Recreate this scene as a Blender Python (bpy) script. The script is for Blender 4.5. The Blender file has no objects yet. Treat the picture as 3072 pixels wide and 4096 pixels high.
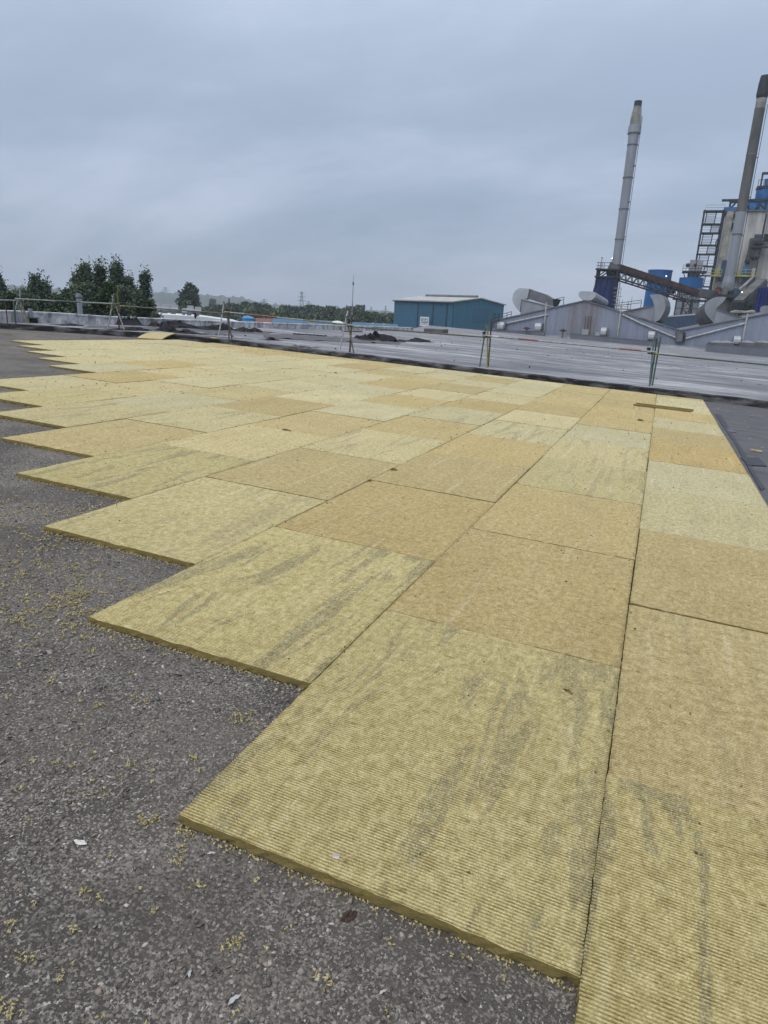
import bpy, math, random
import numpy as np
from mathutils import Vector, Matrix, noise as mnoise

random.seed(7)
rng = np.random.default_rng(7)
C = bpy.context.scene.collection
scene = bpy.context.scene

# ------------------------------------------------------------------ camera
# The roof falls about 2.4 degrees, so it has a frame of its own (u across the rows of
# boards, v along them, z up from the top face of the boards); the world is plumb.
FPX, PW, PH = 2695.3, 3072.0, 4096.0          # focal length and size of the photograph in pixels
CAM = np.array([1.15877, -2.05447, 1.58751])


def basis(pitch, roll, yaw):
    p, r, y = (math.radians(a) for a in (pitch, roll, yaw))
    fw = np.array([math.sin(y) * math.cos(p), math.cos(y) * math.cos(p), -math.sin(p)])
    rt = np.array([math.cos(y), -math.sin(y), 0.0])
    up = np.cross(rt, fw)
    return np.stack([fw, math.cos(r) * rt + math.sin(r) * up, -math.sin(r) * rt + math.cos(r) * up], 1)


MR = basis(16.475, 5.077, -20.578)            # camera axes in the roof frame
MG = basis(16.6, 2.7, -20.578)                # camera axes in the plumb world
ROT = MG @ MR.T                               # roof frame -> world

cam_data = bpy.data.cameras.new("camera")
cam_data.sensor_fit = 'VERTICAL'
cam_data.sensor_height = 24.0
cam_data.lens = 24.0 * FPX / PH
cam_data.clip_start = 0.05
cam_data.clip_end = 20000
cam = bpy.data.objects.new("camera", cam_data)
C.objects.link(cam)
m = Matrix.Identity(4)
for i in range(3):
    m[i][0], m[i][1], m[i][2], m[i][3] = MG[i, 1], MG[i, 2], -MG[i, 0], CAM[i]
cam.matrix_world = m
scene.camera = cam

# ------------------------------------------------------------------ light, sky, exposure
SUN_EL, SUN_AZ = 52.0, 200.0                  # behind the left shoulder, lost in cloud
world = bpy.data.worlds.new("World")
scene.world = world
world.use_nodes = True
nt = world.node_tree
nt.nodes.clear()
N = nt.nodes.new
L = nt.links.new


def wmath(op, a, b=None, c=None):
    n = N('ShaderNodeMath'); n.operation = op
    for k, v in enumerate((a, b, c)):
        if v is None:
            continue
        if isinstance(v, (int, float)):
            n.inputs[k].default_value = v
        else:
            L(v, n.inputs[k])
    return n.outputs[0]


out = N('ShaderNodeOutputWorld')
sky = N('ShaderNodeTexSky'); sky.sky_type = 'NISHITA'; sky.sun_disc = False
sky.sun_elevation = math.radians(SUN_EL); sky.sun_rotation = math.radians(SUN_AZ)
bg_sky = N('ShaderNodeBackground'); bg_sky.inputs['Strength'].default_value = 0.08
L(sky.outputs[0], bg_sky.inputs['Color'])
tc = N('ShaderNodeTexCoord')
sep = N('ShaderNodeSeparateXYZ'); L(tc.outputs['Generated'], sep.inputs[0])
zc = wmath('MAXIMUM', sep.outputs['Z'], 0.0)
den = wmath('ADD', zc, 0.34)
comb = N('ShaderNodeCombineXYZ')
L(wmath('DIVIDE', sep.outputs['X'], den), comb.inputs[0])
L(wmath('DIVIDE', sep.outputs['Y'], den), comb.inputs[1])
n1 = N('ShaderNodeTexNoise'); n1.inputs['Scale'].default_value = 0.85; n1.inputs['Detail'].default_value = 7
n1.inputs['Roughness'].default_value = 0.56; n1.inputs['Distortion'].default_value = 0.25
mp = N('ShaderNodeMapping'); mp.inputs['Location'].default_value = (8.89, 18.71, 0.0); mp.inputs['Rotation'].default_value = (0, 0, 0.6)
mp.inputs['Scale'].default_value = (0.8, 1.35, 1)
L(comb.outputs[0], mp.inputs['Vector']); L(mp.outputs[0], n1.inputs['Vector'])
ramp = N('ShaderNodeValToRGB')                 # thick cloud to thin cloud
ramp.color_ramp.interpolation = 'EASE'
ramp.color_ramp.elements[0].position = 0.34; ramp.color_ramp.elements[0].color = (0.318, 0.402, 0.535, 1)
ramp.color_ramp.elements[1].position = 0.70; ramp.color_ramp.elements[1].color = (0.560, 0.638, 0.800, 1)
L(n1.outputs['Fac'], ramp.inputs[0])
# an overcast sky brightens about threefold from the horizon to the zenith
elev = wmath('ADD', wmath('MULTIPLY', wmath('POWER', zc, 1.5), 2.35), 0.93)
zen = N('ShaderNodeMix'); zen.data_type = 'RGBA'
L(wmath('POWER', zc, 2.0), zen.inputs[0]); L(ramp.outputs[0], zen.inputs[6]); zen.inputs[7].default_value = (0.44, 0.445, 0.45, 1)
bg_cl = N('ShaderNodeBackground')
L(zen.outputs[2], bg_cl.inputs['Color']); L(elev, bg_cl.inputs['Strength'])
mixs = N('ShaderNodeMixShader'); mixs.inputs[0].default_value = 0.9
L(bg_sky.outputs[0], mixs.inputs[1]); L(bg_cl.outputs[0], mixs.inputs[2]); L(mixs.outputs[0], out.inputs['Surface'])

sun_d = bpy.data.lights.new("sun", 'SUN')
sun_d.energy = 1.5; sun_d.angle = math.radians(50); sun_d.color = (1.0, 0.95, 0.87)
sun = bpy.data.objects.new("sun", sun_d); C.objects.link(sun)
sun.location = (0, 0, 60)
sd = Vector((math.cos(math.radians(SUN_EL)) * math.sin(math.radians(SUN_AZ)),
             math.cos(math.radians(SUN_EL)) * math.cos(math.radians(SUN_AZ)), math.sin(math.radians(SUN_EL))))
sun.rotation_euler = sd.to_track_quat('Z', 'Y').to_euler()

scene.view_settings.view_transform = 'Standard'
scene.view_settings.look = 'None'
scene.view_settings.gamma = 1.0
scene.view_settings.exposure = 0.0
scene.view_settings.use_curve_mapping = False
scene.render.engine = 'CYCLES'
cy = scene.cycles
cy.max_bounces = 5; cy.diffuse_bounces = 2; cy.glossy_bounces = 2; cy.transparent_max_bounces = 6; cy.volume_bounces = 0
cy.use_denoising = True
cy.denoising_input_passes = 'RGB_ALBEDO_NORMAL'; cy.denoising_prefilter = 'ACCURATE'
cy.sample_clamp_indirect = 4.0


# ------------------------------------------------------------------ frames of reference
def RW(u, v, z=0.0):
    """a point of the roof frame, in the world"""
    return CAM + ROT @ (np.array([u, v, z], float) - CAM)


def RB(x, y, z=0.0):
    """where the photograph's pixel (x, y) meets the roof at height z (roof frame)"""
    d = MR @ np.array([FPX, x - PW / 2, PH / 2 - y])
    return CAM + d * (z - CAM[2]) / d[2]


def ray(x, y):
    return MG @ np.array([FPX, x - PW / 2, PH / 2 - y])


def AT(x, y, dist):
    """world point on the sight line of (x, y) at a horizontal distance in metres"""
    d = ray(x, y)
    return CAM + d * dist / math.hypot(d[0], d[1])


def ATY(x, y, Y):
    d = ray(x, y)
    return CAM + d * (Y - CAM[1]) / d[1]


GROUND = -9.0

# ------------------------------------------------------------------ mesh helpers


class MB:
    def __init__(self):
        self.v, self.f = [], []

    def add(self, vs, fs):
        o = len(self.v)
        self.v += [tuple(float(c) for c in p) for p in vs]
        self.f += [tuple(i + o for i in f) for f in fs]
        return self

    def box(self, c, s, rz=0.0, M=None):
        sx, sy, sz = (a / 2 for a in s)
        P = [(x, y, z) for z in (-sz, sz) for x, y in ((-sx, -sy), (sx, -sy), (sx, sy), (-sx, sy))]
        if M is None:
            cr, sr = math.cos(rz), math.sin(rz)
            P = [(c[0] + x * cr - y * sr, c[1] + x * sr + y * cr, c[2] + z) for x, y, z in P]
        else:
            P = [tuple(np.asarray(c) + M @ np.array(p)) for p in P]
        return self.add(P, [(3, 2, 1, 0), (4, 5, 6, 7), (0, 1, 5, 4), (1, 2, 6, 5), (2, 3, 7, 6), (3, 0, 4, 7)])

    def hexa(self, a, b):
        """closed solid from two matching loops"""
        n = len(a)
        fs = [tuple(range(n - 1, -1, -1)), tuple(range(n, 2 * n))]
        fs += [(i, (i + 1) % n, n + (i + 1) % n, n + i) for i in range(n)]
        return self.add(list(a) + list(b), fs)

    def tube(self, p0, p1, r0, r1=None, n=8, caps=True):
        r1 = r0 if r1 is None else r1
        p0, p1 = np.asarray(p0, float), np.asarray(p1, float)
        d = p1 - p0
        d = d / (np.linalg.norm(d) + 1e-9)
        a = np.cross(d, (0, 0, 1)) if abs(d[2]) < 0.9 else np.cross(d, (1, 0, 0))
        a /= np.linalg.norm(a); b = np.cross(d, a)
        vs = []
        for p, r in ((p0, r0), (p1, r1)):
            vs += [p + r * (math.cos(t) * a + math.sin(t) * b) for t in (2 * math.pi * k / n for k in range(n))]
        fs = [(i, (i + 1) % n, n + (i + 1) % n, n + i) for i in range(n)]
        if caps:
            fs += [tuple(range(n - 1, -1, -1)), tuple(range(n, 2 * n))]
        return self.add(vs, fs)

    def path(self, pts, r, n=6):
        for a, b in zip(pts[:-1], pts[1:]):
            self.tube(a, b, r, r, n)
        return self

    def bar(self, p0, p1, w):
        return self.tube(p0, p1, w * 0.7071, w * 0.7071, 4)

    def lathe(self, base, prof, n=24, axis=None):
        """prof: (radius, height) pairs, bottom to top"""
        base = np.asarray(base, float)
        vs, fs = [], []
        for r, h in prof:
            vs += [base + (r * math.cos(t), r * math.sin(t), h) for t in (2 * math.pi * k / n for k in range(n))]
        for j in range(len(prof) - 1):
            fs += [(j * n + i, j * n + (i + 1) % n, (j + 1) * n + (i + 1) % n, (j + 1) * n + i) for i in range(n)]
        fs += [tuple(range(n - 1, -1, -1)), tuple((len(prof) - 1) * n + i for i in range(n))]
        return self.add(vs, fs)

    def build(self, name, mat, base=(0, 0, 0), parent=None, smooth=False):
        b = np.asarray(base, float)
        me = bpy.data.meshes.new(name)
        me.from_pydata([tuple(np.asarray(p) - b) for p in self.v], [], self.f)
        me.update()
        if smooth:
            me.shade_smooth()
            try:
                me.set_sharp_from_angle(angle=math.radians(40))
            except Exception:
                pass
        me.materials.append(mat)
        o = bpy.data.objects.new(name, me)
        C.objects.link(o)
        if parent is None:
            o.location = b
        else:
            o.parent = parent
        return o


BASE = {}


def thing(name, label, cat, base, group=None):
    o = bpy.data.objects.new(name, None)
    o.empty_display_size = 0.2
    C.objects.link(o)
    o.location = tuple(base)
    o['label'] = label; o['category'] = cat
    if group:
        o['group'] = group
    BASE[o] = np.asarray(base, float)
    return o


def part(parent, name, mb, mat, smooth=False, label=None):
    o = mb.build(name, mat, BASE[parent], parent, smooth)
    BASE[o] = BASE[parent]
    if label:
        o['label'] = label
    return o


def solo(name, label, cat, mb, mat, base=None, group=None, smooth=False, kind=None):
    if base is None:
        a = np.array(mb.v)
        base = (a[:, 0].mean(), a[:, 1].mean(), a[:, 2].min())
    o = mb.build(name, mat, base, None, smooth)
    BASE[o] = np.asarray(base, float)
    o['label'] = label; o['category'] = cat
    if group:
        o['group'] = group
    if kind:
        o['kind'] = kind
    return o


def structure(name, mb, mat, smooth=False):
    o = mb.build(name, mat, (0, 0, 0), None, smooth)
    o['kind'] = 'structure'
    return o


# ------------------------------------------------------------------ materials
class MT:
    """small wrapper that wires a node material"""

    def __init__(self, name, rough=0.8, metal=0.0, spec=0.3):
        self.m = bpy.data.materials.new(name); self.m.use_nodes = True
        self.t = self.m.node_tree
        self.b = self.t.nodes['Principled BSDF']
        self.b.inputs['Roughness'].default_value = rough
        self.b.inputs['Metallic'].default_value = metal
        self.b.inputs['Specular IOR Level'].default_value = spec
        self.tc = None

    def n(self, k):
        return self.t.nodes.new(k)

    def l(self, a, b):
        self.t.links.new(a, b)

    def co(self, scale=(1, 1, 1), kind='Object', rot=(0, 0, 0), offset=None):
        if self.tc is None:
            self.tc = self.n('ShaderNodeTexCoord')
        mp = self.n('ShaderNodeMapping')
        mp.inputs['Scale'].default_value = scale
        mp.inputs['Rotation'].default_value = rot
        src = self.tc.outputs[kind]
        if offset is not None:
            ad = self.n('ShaderNodeVectorMath'); ad.operation = 'ADD'
            self.l(src, ad.inputs[0]); self.l(offset, ad.inputs[1]); src = ad.outputs[0]
        self.l(src, mp.inputs['Vector'])
        return mp.outputs[0]

    def noise(self, vec, scale, detail=3, rough=0.55, dist=0.0):
        n = self.n('ShaderNodeTexNoise')
        n.inputs['Scale'].default_value = scale; n.inputs['Detail'].default_value = detail
        n.inputs['Roughness'].default_value = rough; n.inputs['Distortion'].default_value = dist
        self.l(vec, n.inputs['Vector'])
        return n.outputs['Fac']

    def ramp(self, fac, lo, hi, clamp=True):
        r = self.n('ShaderNodeMapRange')
        r.inputs['From Min'].default_value = lo; r.inputs['From Max'].default_value = hi
        self.l(fac, r.inputs['Value'])
        return r.outputs[0]

    def math(self, op, a, b=None):
        n = self.n('ShaderNodeMath'); n.operation = op
        for k, v in enumerate((a, b)):
            if v is None:
                continue
            if isinstance(v, (int, float)):
                n.inputs[k].default_value = v
            else:
                self.l(v, n.inputs[k])
        return n.outputs[0]

    def mix(self, fac, a, b, mode='MIX'):
        n = self.n('ShaderNodeMix'); n.data_type = 'RGBA'; n.blend_type = mode
        for k, v in ((0, fac), (6, a), (7, b)):
            if isinstance(v, (int, float)):
                n.inputs[k].default_value = v
            elif isinstance(v, tuple):
                n.inputs[k].default_value = (*v, 1) if len(v) == 3 else v
            else:
                self.l(v, n.inputs[k])
        return n.outputs[2]

    def color(self, c):
        if isinstance(c, tuple):
            self.b.inputs['Base Color'].default_value = (*c, 1)
        else:
            self.l(c, self.b.inputs['Base Color'])

    def bump(self, h, strength=0.5, dist=0.01):
        b = self.n('ShaderNodeBump')
        b.inputs['Strength'].default_value = strength; b.inputs['Distance'].default_value = dist
        self.l(h, b.inputs['Height']); self.l(b.outputs[0], self.b.inputs['Normal'])


def plain(name, c1, c2=None, scale=4.0, rough=0.7, metal=0.0, stretch=(1, 1, 1), lo=0.35, hi=0.65, bump=0.0, spec=0.3, detail=4):
    M = MT(name, rough, metal, spec)
    if c2 is None:
        c2 = tuple(c * 0.72 for c in c1)
    f = M.noise(M.co(stretch), scale, detail, 0.6)
    M.color(M.mix(M.ramp(f, lo, hi), c2, c1))
    if bump:
        M.bump(f, bump, 0.02)
    return M.m


MAT = {}


def wool_material():
    M = MT('stone_wool_face', 0.95, 0, 0.1)
    info = M.n('ShaderNodeObjectInfo')
    cmb = M.n('ShaderNodeCombineXYZ')
    M.l(M.math('MULTIPLY', info.outputs['Random'], 173.0), cmb.inputs[0])
    M.l(M.math('MULTIPLY', info.outputs['Random'], 91.0), cmb.inputs[1])
    off = cmb.outputs[0]
    base = info.outputs['Color']
    tint = lambda k, c: M.mix(1.0, c, k, 'MULTIPLY')
    # uneven binder: small ragged patches, a little longer in the grain
    blot = M.noise(M.co((1.3, 0.7, 1), offset=off), 26.0, 6, 0.70, 0.4)
    col = M.mix(M.ramp(blot, 0.36, 0.64), tint((0.78, 0.74, 0.64), base), tint((1.12, 1.12, 1.14), base))
    big = M.noise(M.co((1, 0.5, 1), offset=off), 2.2, 3, 0.5)
    col = M.mix(M.ramp(big, 0.35, 0.65), tint((0.96, 0.955, 0.935), col), tint((1.03, 1.03, 1.035), col))
    # fibre flecks
    fine = M.noise(M.co((1.0, 2.0, 1), offset=off), 150.0, 3, 0.75)
    col = M.mix(M.ramp(fine, 0.32, 0.68), tint((0.55, 0.51, 0.39), col), tint((1.25, 1.25, 1.27), col))
    pale = M.noise(M.co((1.0, 1.3, 1), offset=off), 34.0, 5, 0.75, 0.8)
    col = M.mix(M.math('MULTIPLY', M.ramp(pale, 0.58, 0.70), 0.55), col, M.mix(0.4, tint((1.3, 1.32, 1.4), base), (0.60, 0.57, 0.42)))
    # pale roller streaks along the length, broken up
    st = M.noise(M.co((9.5, 0.40, 1), offset=off), 1.7, 3, 0.55, 0.35)
    stf = M.math('MULTIPLY', M.ramp(st, 0.60, 0.70), M.ramp(blot, 0.30, 0.55))
    col = M.mix(M.math('MULTIPLY', stf, 0.38), col, M.mix(0.4, tint((1.28, 1.3, 1.4), base), (0.60, 0.57, 0.42)))
    # weathered grey stains, long in the grain, strength from the board
    sn = M.noise(M.co((4.4, 0.62, 1), offset=off), 1.2, 7, 0.68, 0.9)
    sf = M.ramp(sn, 0.535, 0.572)
    hair = M.noise(M.co((2.0, 1.0, 1), offset=off), 42.0, 5, 0.8, 1.6)
    sf = M.math('MULTIPLY', sf, M.ramp(hair, 0.44, 0.54))
    sf = M.math('MULTIPLY', M.math('MULTIPLY', sf, info.outputs['Alpha']), 0.82)
    col = M.mix(sf, col, (0.175, 0.165, 0.122))
    # dirt in the grooves, with the shade of deeper grooves put into the colour
    sp = M.n('ShaderNodeSeparateXYZ'); M.l(M.co(), sp.inputs[0])
    wob = M.noise(M.co((2.5, 2.5, 1), offset=off), 5.0, 4, 0.65)
    wv = M.math('COSINE', M.math('MULTIPLY', sp.outputs[1], 2 * math.pi / 0.012))
    gf = M.math('MULTIPLY', M.ramp(wv, 0.40, -0.75), M.math('ADD', M.math('MULTIPLY', M.ramp(wob, 0.30, 0.60), 0.7), 0.3))
    col = M.mix(M.math('MULTIPLY', gf, 0.80), col, tint((0.30, 0.245, 0.125), col))
    # broken dark lines along the ribs
    dash = M.noise(M.co((5.0, 84.0, 1), offset=off), 1.0, 4, 0.6)
    df = M.math('MULTIPLY', M.ramp(dash, 0.60, 0.70), M.ramp(wob, 0.40, 0.60))
    col = M.mix(M.math('MULTIPLY', df, 0.55), col, tint((0.48, 0.42, 0.28), col))
    # dark specks and short scratches across the grain
    vo = M.n('ShaderNodeTexVoronoi'); vo.inputs['Scale'].default_value = 24.0
    M.l(M.co((0.45, 1.5, 1), offset=off), vo.inputs['Vector'])
    vs = M.n('ShaderNodeSeparateColor'); M.l(vo.outputs['Color'], vs.inputs[0])
    spk = M.math('MULTIPLY', M.ramp(vo.outputs['Distance'], 0.16, 0.07), M.ramp(vs.outputs[0], 0.70, 0.78))
    col = M.mix(M.math('MULTIPLY', spk, 0.65), col, (0.11, 0.085, 0.04))
    M.color(col)
    M.bump(fine, 0.8, 0.004)
    return M.m


MAT['wool'] = wool_material()


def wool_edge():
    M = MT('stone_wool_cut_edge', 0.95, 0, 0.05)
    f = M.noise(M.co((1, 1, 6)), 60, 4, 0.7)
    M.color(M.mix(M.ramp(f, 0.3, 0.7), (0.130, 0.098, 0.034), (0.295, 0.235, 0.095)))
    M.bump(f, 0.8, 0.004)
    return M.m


MAT['wool_edge'] = wool_edge()


def gravel_roof():
    """mineral-chipped bitumen: angular flecks of many stone colours pressed into tar"""
    M = MT('chipped_bitumen', 0.9, 0, 0.25)
    v = M.co()
    wob = M.n('ShaderNodeTexNoise'); wob.inputs['Scale'].default_value = 160.0
    M.l(v, wob.inputs['Vector'])
    wv = M.n('ShaderNodeVectorMath'); wv.operation = 'MULTIPLY_ADD'
    M.l(wob.outputs['Color'], wv.inputs[0]); wv.inputs[1].default_value = (0.010, 0.010, 0.0); M.l(v, wv.inputs[2])
    vo = M.n('ShaderNodeTexVoronoi'); vo.inputs['Scale'].default_value = 150.0; vo.distance = 'MANHATTAN'
    M.l(wv.outputs[0], vo.inputs['Vector'])
    sp = M.n('ShaderNodeSeparateColor'); M.l(vo.outputs['Color'], sp.inputs[0])
    chip = M.mix(sp.outputs[0], (0.056, 0.051, 0.045), (0.268, 0.242, 0.210))
    chip = M.mix(M.ramp(sp.outputs[1], 0.93, 0.97), chip, (0.40, 0.385, 0.36))
    big = M.noise(M.co(), 1.1, 6, 0.65, 0.6)
    cover = M.math('ADD', M.math('MULTIPLY', M.ramp(big, 0.34, 0.66), 0.70), 0.26)
    keep = M.ramp(M.math('SUBTRACT', cover, sp.outputs[2]), -0.05, 0.05)
    tar = M.mix(M.ramp(M.noise(v, 260, 3, 0.7), 0.35, 0.70), (0.026, 0.024, 0.022), (0.106, 0.095, 0.082))
    col = M.mix(keep, tar, chip)
    # brown silt washed into hollows
    silt = M.ramp(M.noise(M.co((0.6, 1.4, 1)), 0.8, 6, 0.68), 0.42, 0.64)
    col = M.mix(M.math('MULTIPLY', silt, 0.40), col, (0.150, 0.128, 0.108))
    damp = M.ramp(M.noise(M.co((1, 1, 1)), 0.9, 5, 0.6, 0.8), 0.52, 0.66)
    col = M.mix(M.math('MULTIPLY', damp, 0.60), col, M.mix(1.0, col, (0.46, 0.44, 0.43), 'MULTIPLY'))
    rr_ = M.n('ShaderNodeMapRange'); rr_.inputs['To Min'].default_value = 0.92; rr_.inputs['To Max'].default_value = 0.55
    M.l(damp, rr_.inputs['Value']); M.l(rr_.outputs[0], M.b.inputs['Roughness'])
    M.color(col)
    M.bump(M.math('MULTIPLY', keep, M.math('SUBTRACT', 1.0, vo.outputs['Distance'])), 0.6, 0.005)
    return M.m


MAT['gravel_roof'] = gravel_roof()


def chips_material():
    M = MT('stone_chips', 0.8, 0, 0.4)
    at = M.n('ShaderNodeVertexColor'); at.layer_name = 'Col'
    M.color(M.mix(M.ramp(M.noise(M.co(), 240, 2), 0.3, 0.7), M.mix(1.0, at.outputs[0], (0.75, 0.74, 0.74), 'MULTIPLY'), at.outputs[0]))
    return M.m


MAT['chips'] = chips_material()


def fluff_material(name, a, b):
    M = MT(name, 1.0, 0, 0.05)
    M.color(M.mix(M.ramp(M.noise(M.co(), 30, 2), 0.35, 0.65), a, b))
    return M.m


MAT['fluff'] = fluff_material('loose_wool', (0.36, 0.30, 0.145), (0.50, 0.435, 0.255))
MAT['crumb'] = fluff_material('wet_wool', (0.075, 0.055, 0.020), (0.22, 0.165, 0.06))


def far_roof():
    """old felt roof with chalky streaks running along the laps"""
    M = MT('weathered_felt', 0.85, 0, 0.25)
    s1 = M.noise(M.co((0.16, 1.3, 1)), 1.5, 7, 0.74, 0.6)
    s2 = M.noise(M.co((0.9, 6.0, 1)), 1.9, 6, 0.75, 0.4)
    pat = M.noise(M.co((0.12, 0.30, 1)), 1.2, 6, 0.65, 0.6)
    f = M.math('ADD', M.math('MULTIPLY', s1, 0.50), M.math('MULTIPLY', s2, 0.34))
    f = M.math('ADD', f, M.math('MULTIPLY', M.math('SUBTRACT', pat, 0.5), 0.55)); f = M.math('ADD', f, 0.18)
    r = M.n('ShaderNodeValToRGB')
    e = r.color_ramp.elements
    e[0].position = 0.49; e[0].color = (0.060, 0.058, 0.062, 1)
    e[1].position = 0.74; e[1].color = (0.44, 0.438, 0.455, 1)
    k = r.color_ramp.elements.new(0.56); k.color = (0.135, 0.134, 0.143, 1)
    k = r.color_ramp.elements.new(0.64); k.color = (0.235, 0.233, 0.245, 1)
    M.l(f, r.inputs[0])
    M.color(r.outputs[0])
    q = M.n('ShaderNodeMapRange'); q.inputs['From Min'].default_value = 0.38; q.inputs['From Max'].default_value = 0.60
    q.inputs['To Min'].default_value = 0.42; q.inputs['To Max'].default_value = 0.9
    M.l(pat, q.inputs['Value']); M.l(q.outputs[0], M.b.inputs['Roughness'])
    M.bump(s2, 0.4, 0.02)
    return M.m


MAT['far_roof'] = far_roof()
MAT['membrane'] = plain('dark_bitumen_sheet', (0.100, 0.094, 0.096), (0.052, 0.049, 0.050), 1.6, 0.62, stretch=(1, 2, 1), bump=0.25)
MAT['patch'] = plain('bitumen_patch', (0.034, 0.034, 0.040), (0.022, 0.022, 0.027), 6, 0.55, bump=0.2)
MAT['black_felt'] = plain('torn_black_felt', (0.016, 0.016, 0.019), (0.008, 0.008, 0.010), 5, 0.75, bump=0.4, spec=0.2)
MAT['grey_felt'] = plain('torn_felt_underside', (0.14, 0.145, 0.16), (0.045, 0.046, 0.055), 4, 0.7, bump=0.4)
MAT['white_felt'] = plain('pale_shredded_felt', (0.42, 0.41, 0.40), (0.12, 0.12, 0.125), 9, 0.8)
MAT['upstand'] = plain('tarred_kerb', (0.150, 0.150, 0.158), (0.016, 0.016, 0.018), 2.2, 0.85, stretch=(0.7, 1, 2.5), lo=0.46, hi=0.70, bump=0.5)


def parapet():
    M = MT('limewashed_parapet', 0.85, 0, 0.2)
    run = M.noise(M.co((1.3, 1.3, 0.8)), 1.7, 7, 0.72, 0.5)
    fine = M.noise(M.co(), 7, 5, 0.7)
    c = M.mix(M.ramp(run, 0.38, 0.60), (0.17, 0.175, 0.19), (0.62, 0.62, 0.63))
    c = M.mix(M.ramp(fine, 0.60, 0.74), c, (0.085, 0.085, 0.09))
    M.color(c); M.bump(fine, 0.3, 0.02)
    return M.m


MAT['parapet'] = parapet()
MAT['grey_flash'] = plain('grey_metal_flashing', (0.145, 0.155, 0.185), (0.115, 0.122, 0.148), 0.5, 0.55, stretch=(1, 1, 0.3))
MAT['white_flash'] = plain('white_flashing', (0.46, 0.48, 0.50), (0.33, 0.345, 0.36), 1.0, 0.5)


def shed_wall():
    M = MT('corrugated_steel', 0.5, 0.15, 0.4)
    run = M.noise(M.co((0.8, 0.8, 0.06)), 1.5, 5, 0.65)
    c = M.mix(M.ramp(run, 0.3, 0.7), (0.215, 0.240, 0.310), (0.290, 0.320, 0.395))
    sp = M.n('ShaderNodeSeparateXYZ'); M.l(M.co(), sp.inputs[0])
    # rust run-off below the ridge
    band = M.math('SUBTRACT', 1.0, M.ramp(M.math('ABSOLUTE', M.math('SUBTRACT', sp.outputs[0], RUSTX)), 0.8, 3.6))
    rr = M.ramp(M.noise(M.co((1.1, 1, 0.03)), 1.6, 4, 0.7), 0.36, 0.62)
    c = M.mix(M.math('MULTIPLY', M.math('MULTIPLY', band, rr), 0.85), c, (0.175, 0.125, 0.095))
    M.color(c)
    return M.m


MAT['zinc'] = plain('galvanised_sheet', (0.30, 0.315, 0.345), (0.215, 0.225, 0.25), 0.6, 0.45, 0.25, stretch=(1, 1, 0.4))
MAT['zinc_dark'] = plain('weathered_shaded_sheet', (0.165, 0.168, 0.178), (0.105, 0.107, 0.113), 0.7, 0.55, 0.2)  # weathered metal; also paints the shaded slab of the first duct hood
MAT['zinc_light'] = plain('pale_sheet', (0.42, 0.44, 0.475), (0.34, 0.36, 0.395), 0.5, 0.45, 0.1)
MAT['dark_in'] = plain('dark_inside', (0.018, 0.018, 0.020), None, 3, 0.9)
MAT['pipe_white'] = plain('grey_white_pipe', (0.44, 0.45, 0.45), (0.27, 0.27, 0.265), 2, 0.5)
MAT['stack_grey'] = plain('chimney_steel', (0.30, 0.32, 0.355), (0.215, 0.225, 0.25), 0.5, 0.45, 0.3, stretch=(1, 1, 0.15))
MAT['stack_cream'] = plain('sooty_cream_steel', (0.34, 0.33, 0.28), (0.17, 0.165, 0.15), 0.7, 0.6)
MAT['stack_dark'] = plain('weathered_dark_stack', (0.125, 0.125, 0.12), (0.060, 0.061, 0.062), 0.55, 0.75, stretch=(1, 1, 0.3))
MAT['stack_black'] = plain('sooted_cap', (0.030, 0.034, 0.042), (0.017, 0.019, 0.024), 0.8, 0.7)
MAT['silo_blue'] = plain('blue_silo_paint', (0.012, 0.125, 0.34), (0.009, 0.085, 0.25), 0.4, 0.45, stretch=(1, 1, 0.2))
MAT['plant_blue'] = plain('blue_machine_paint', (0.025, 0.16, 0.40), (0.016, 0.085, 0.22), 1.2, 0.5)
MAT['tarp'] = plain('blue_tarpaulin', (0.010, 0.022, 0.095), (0.006, 0.012, 0.052), 0.7, 0.55, stretch=(1, 1, 0.15), bump=0.3)
MAT['steel'] = plain('dark_steelwork', (0.045, 0.050, 0.062), (0.025, 0.028, 0.034), 1.5, 0.6, 0.3)
MAT['steel_blue'] = plain('blue_grey_steelwork', (0.050, 0.085, 0.150), (0.03, 0.05, 0.085), 1.5, 0.6, 0.2)
MAT['rust'] = plain('rusted_cladding', (0.085, 0.040, 0.032), (0.040, 0.023, 0.021), 0.9, 0.8, stretch=(1, 1, 1))
MAT['yellow'] = plain('yellow_railing', (0.46, 0.42, 0.085), (0.28, 0.26, 0.06), 2, 0.6)


def tower_wall():
    M = MT('stained_white_cladding', 0.75, 0, 0.25)
    big = M.noise(M.co((0.35, 0.35, 0.10)), 0.9, 5, 0.65, 0.5)
    run = M.noise(M.co((1.8, 1.8, 0.05)), 1.0, 4, 0.7)
    c = M.mix(M.ramp(big, 0.36, 0.62), (0.245, 0.235, 0.22), (0.50, 0.50, 0.475))
    sp = M.n('ShaderNodeSeparateXYZ'); M.l(M.co(), sp.inputs[0])
    low = M.ramp(sp.outputs[2], 26.0, 11.0)
    c = M.mix(M.math('MULTIPLY', M.ramp(run, 0.42, 0.66), M.math('ADD', M.math('MULTIPLY', low, 0.6), 0.25)), c, (0.085, 0.075, 0.07))
    M.color(c)
    return M.m


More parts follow.
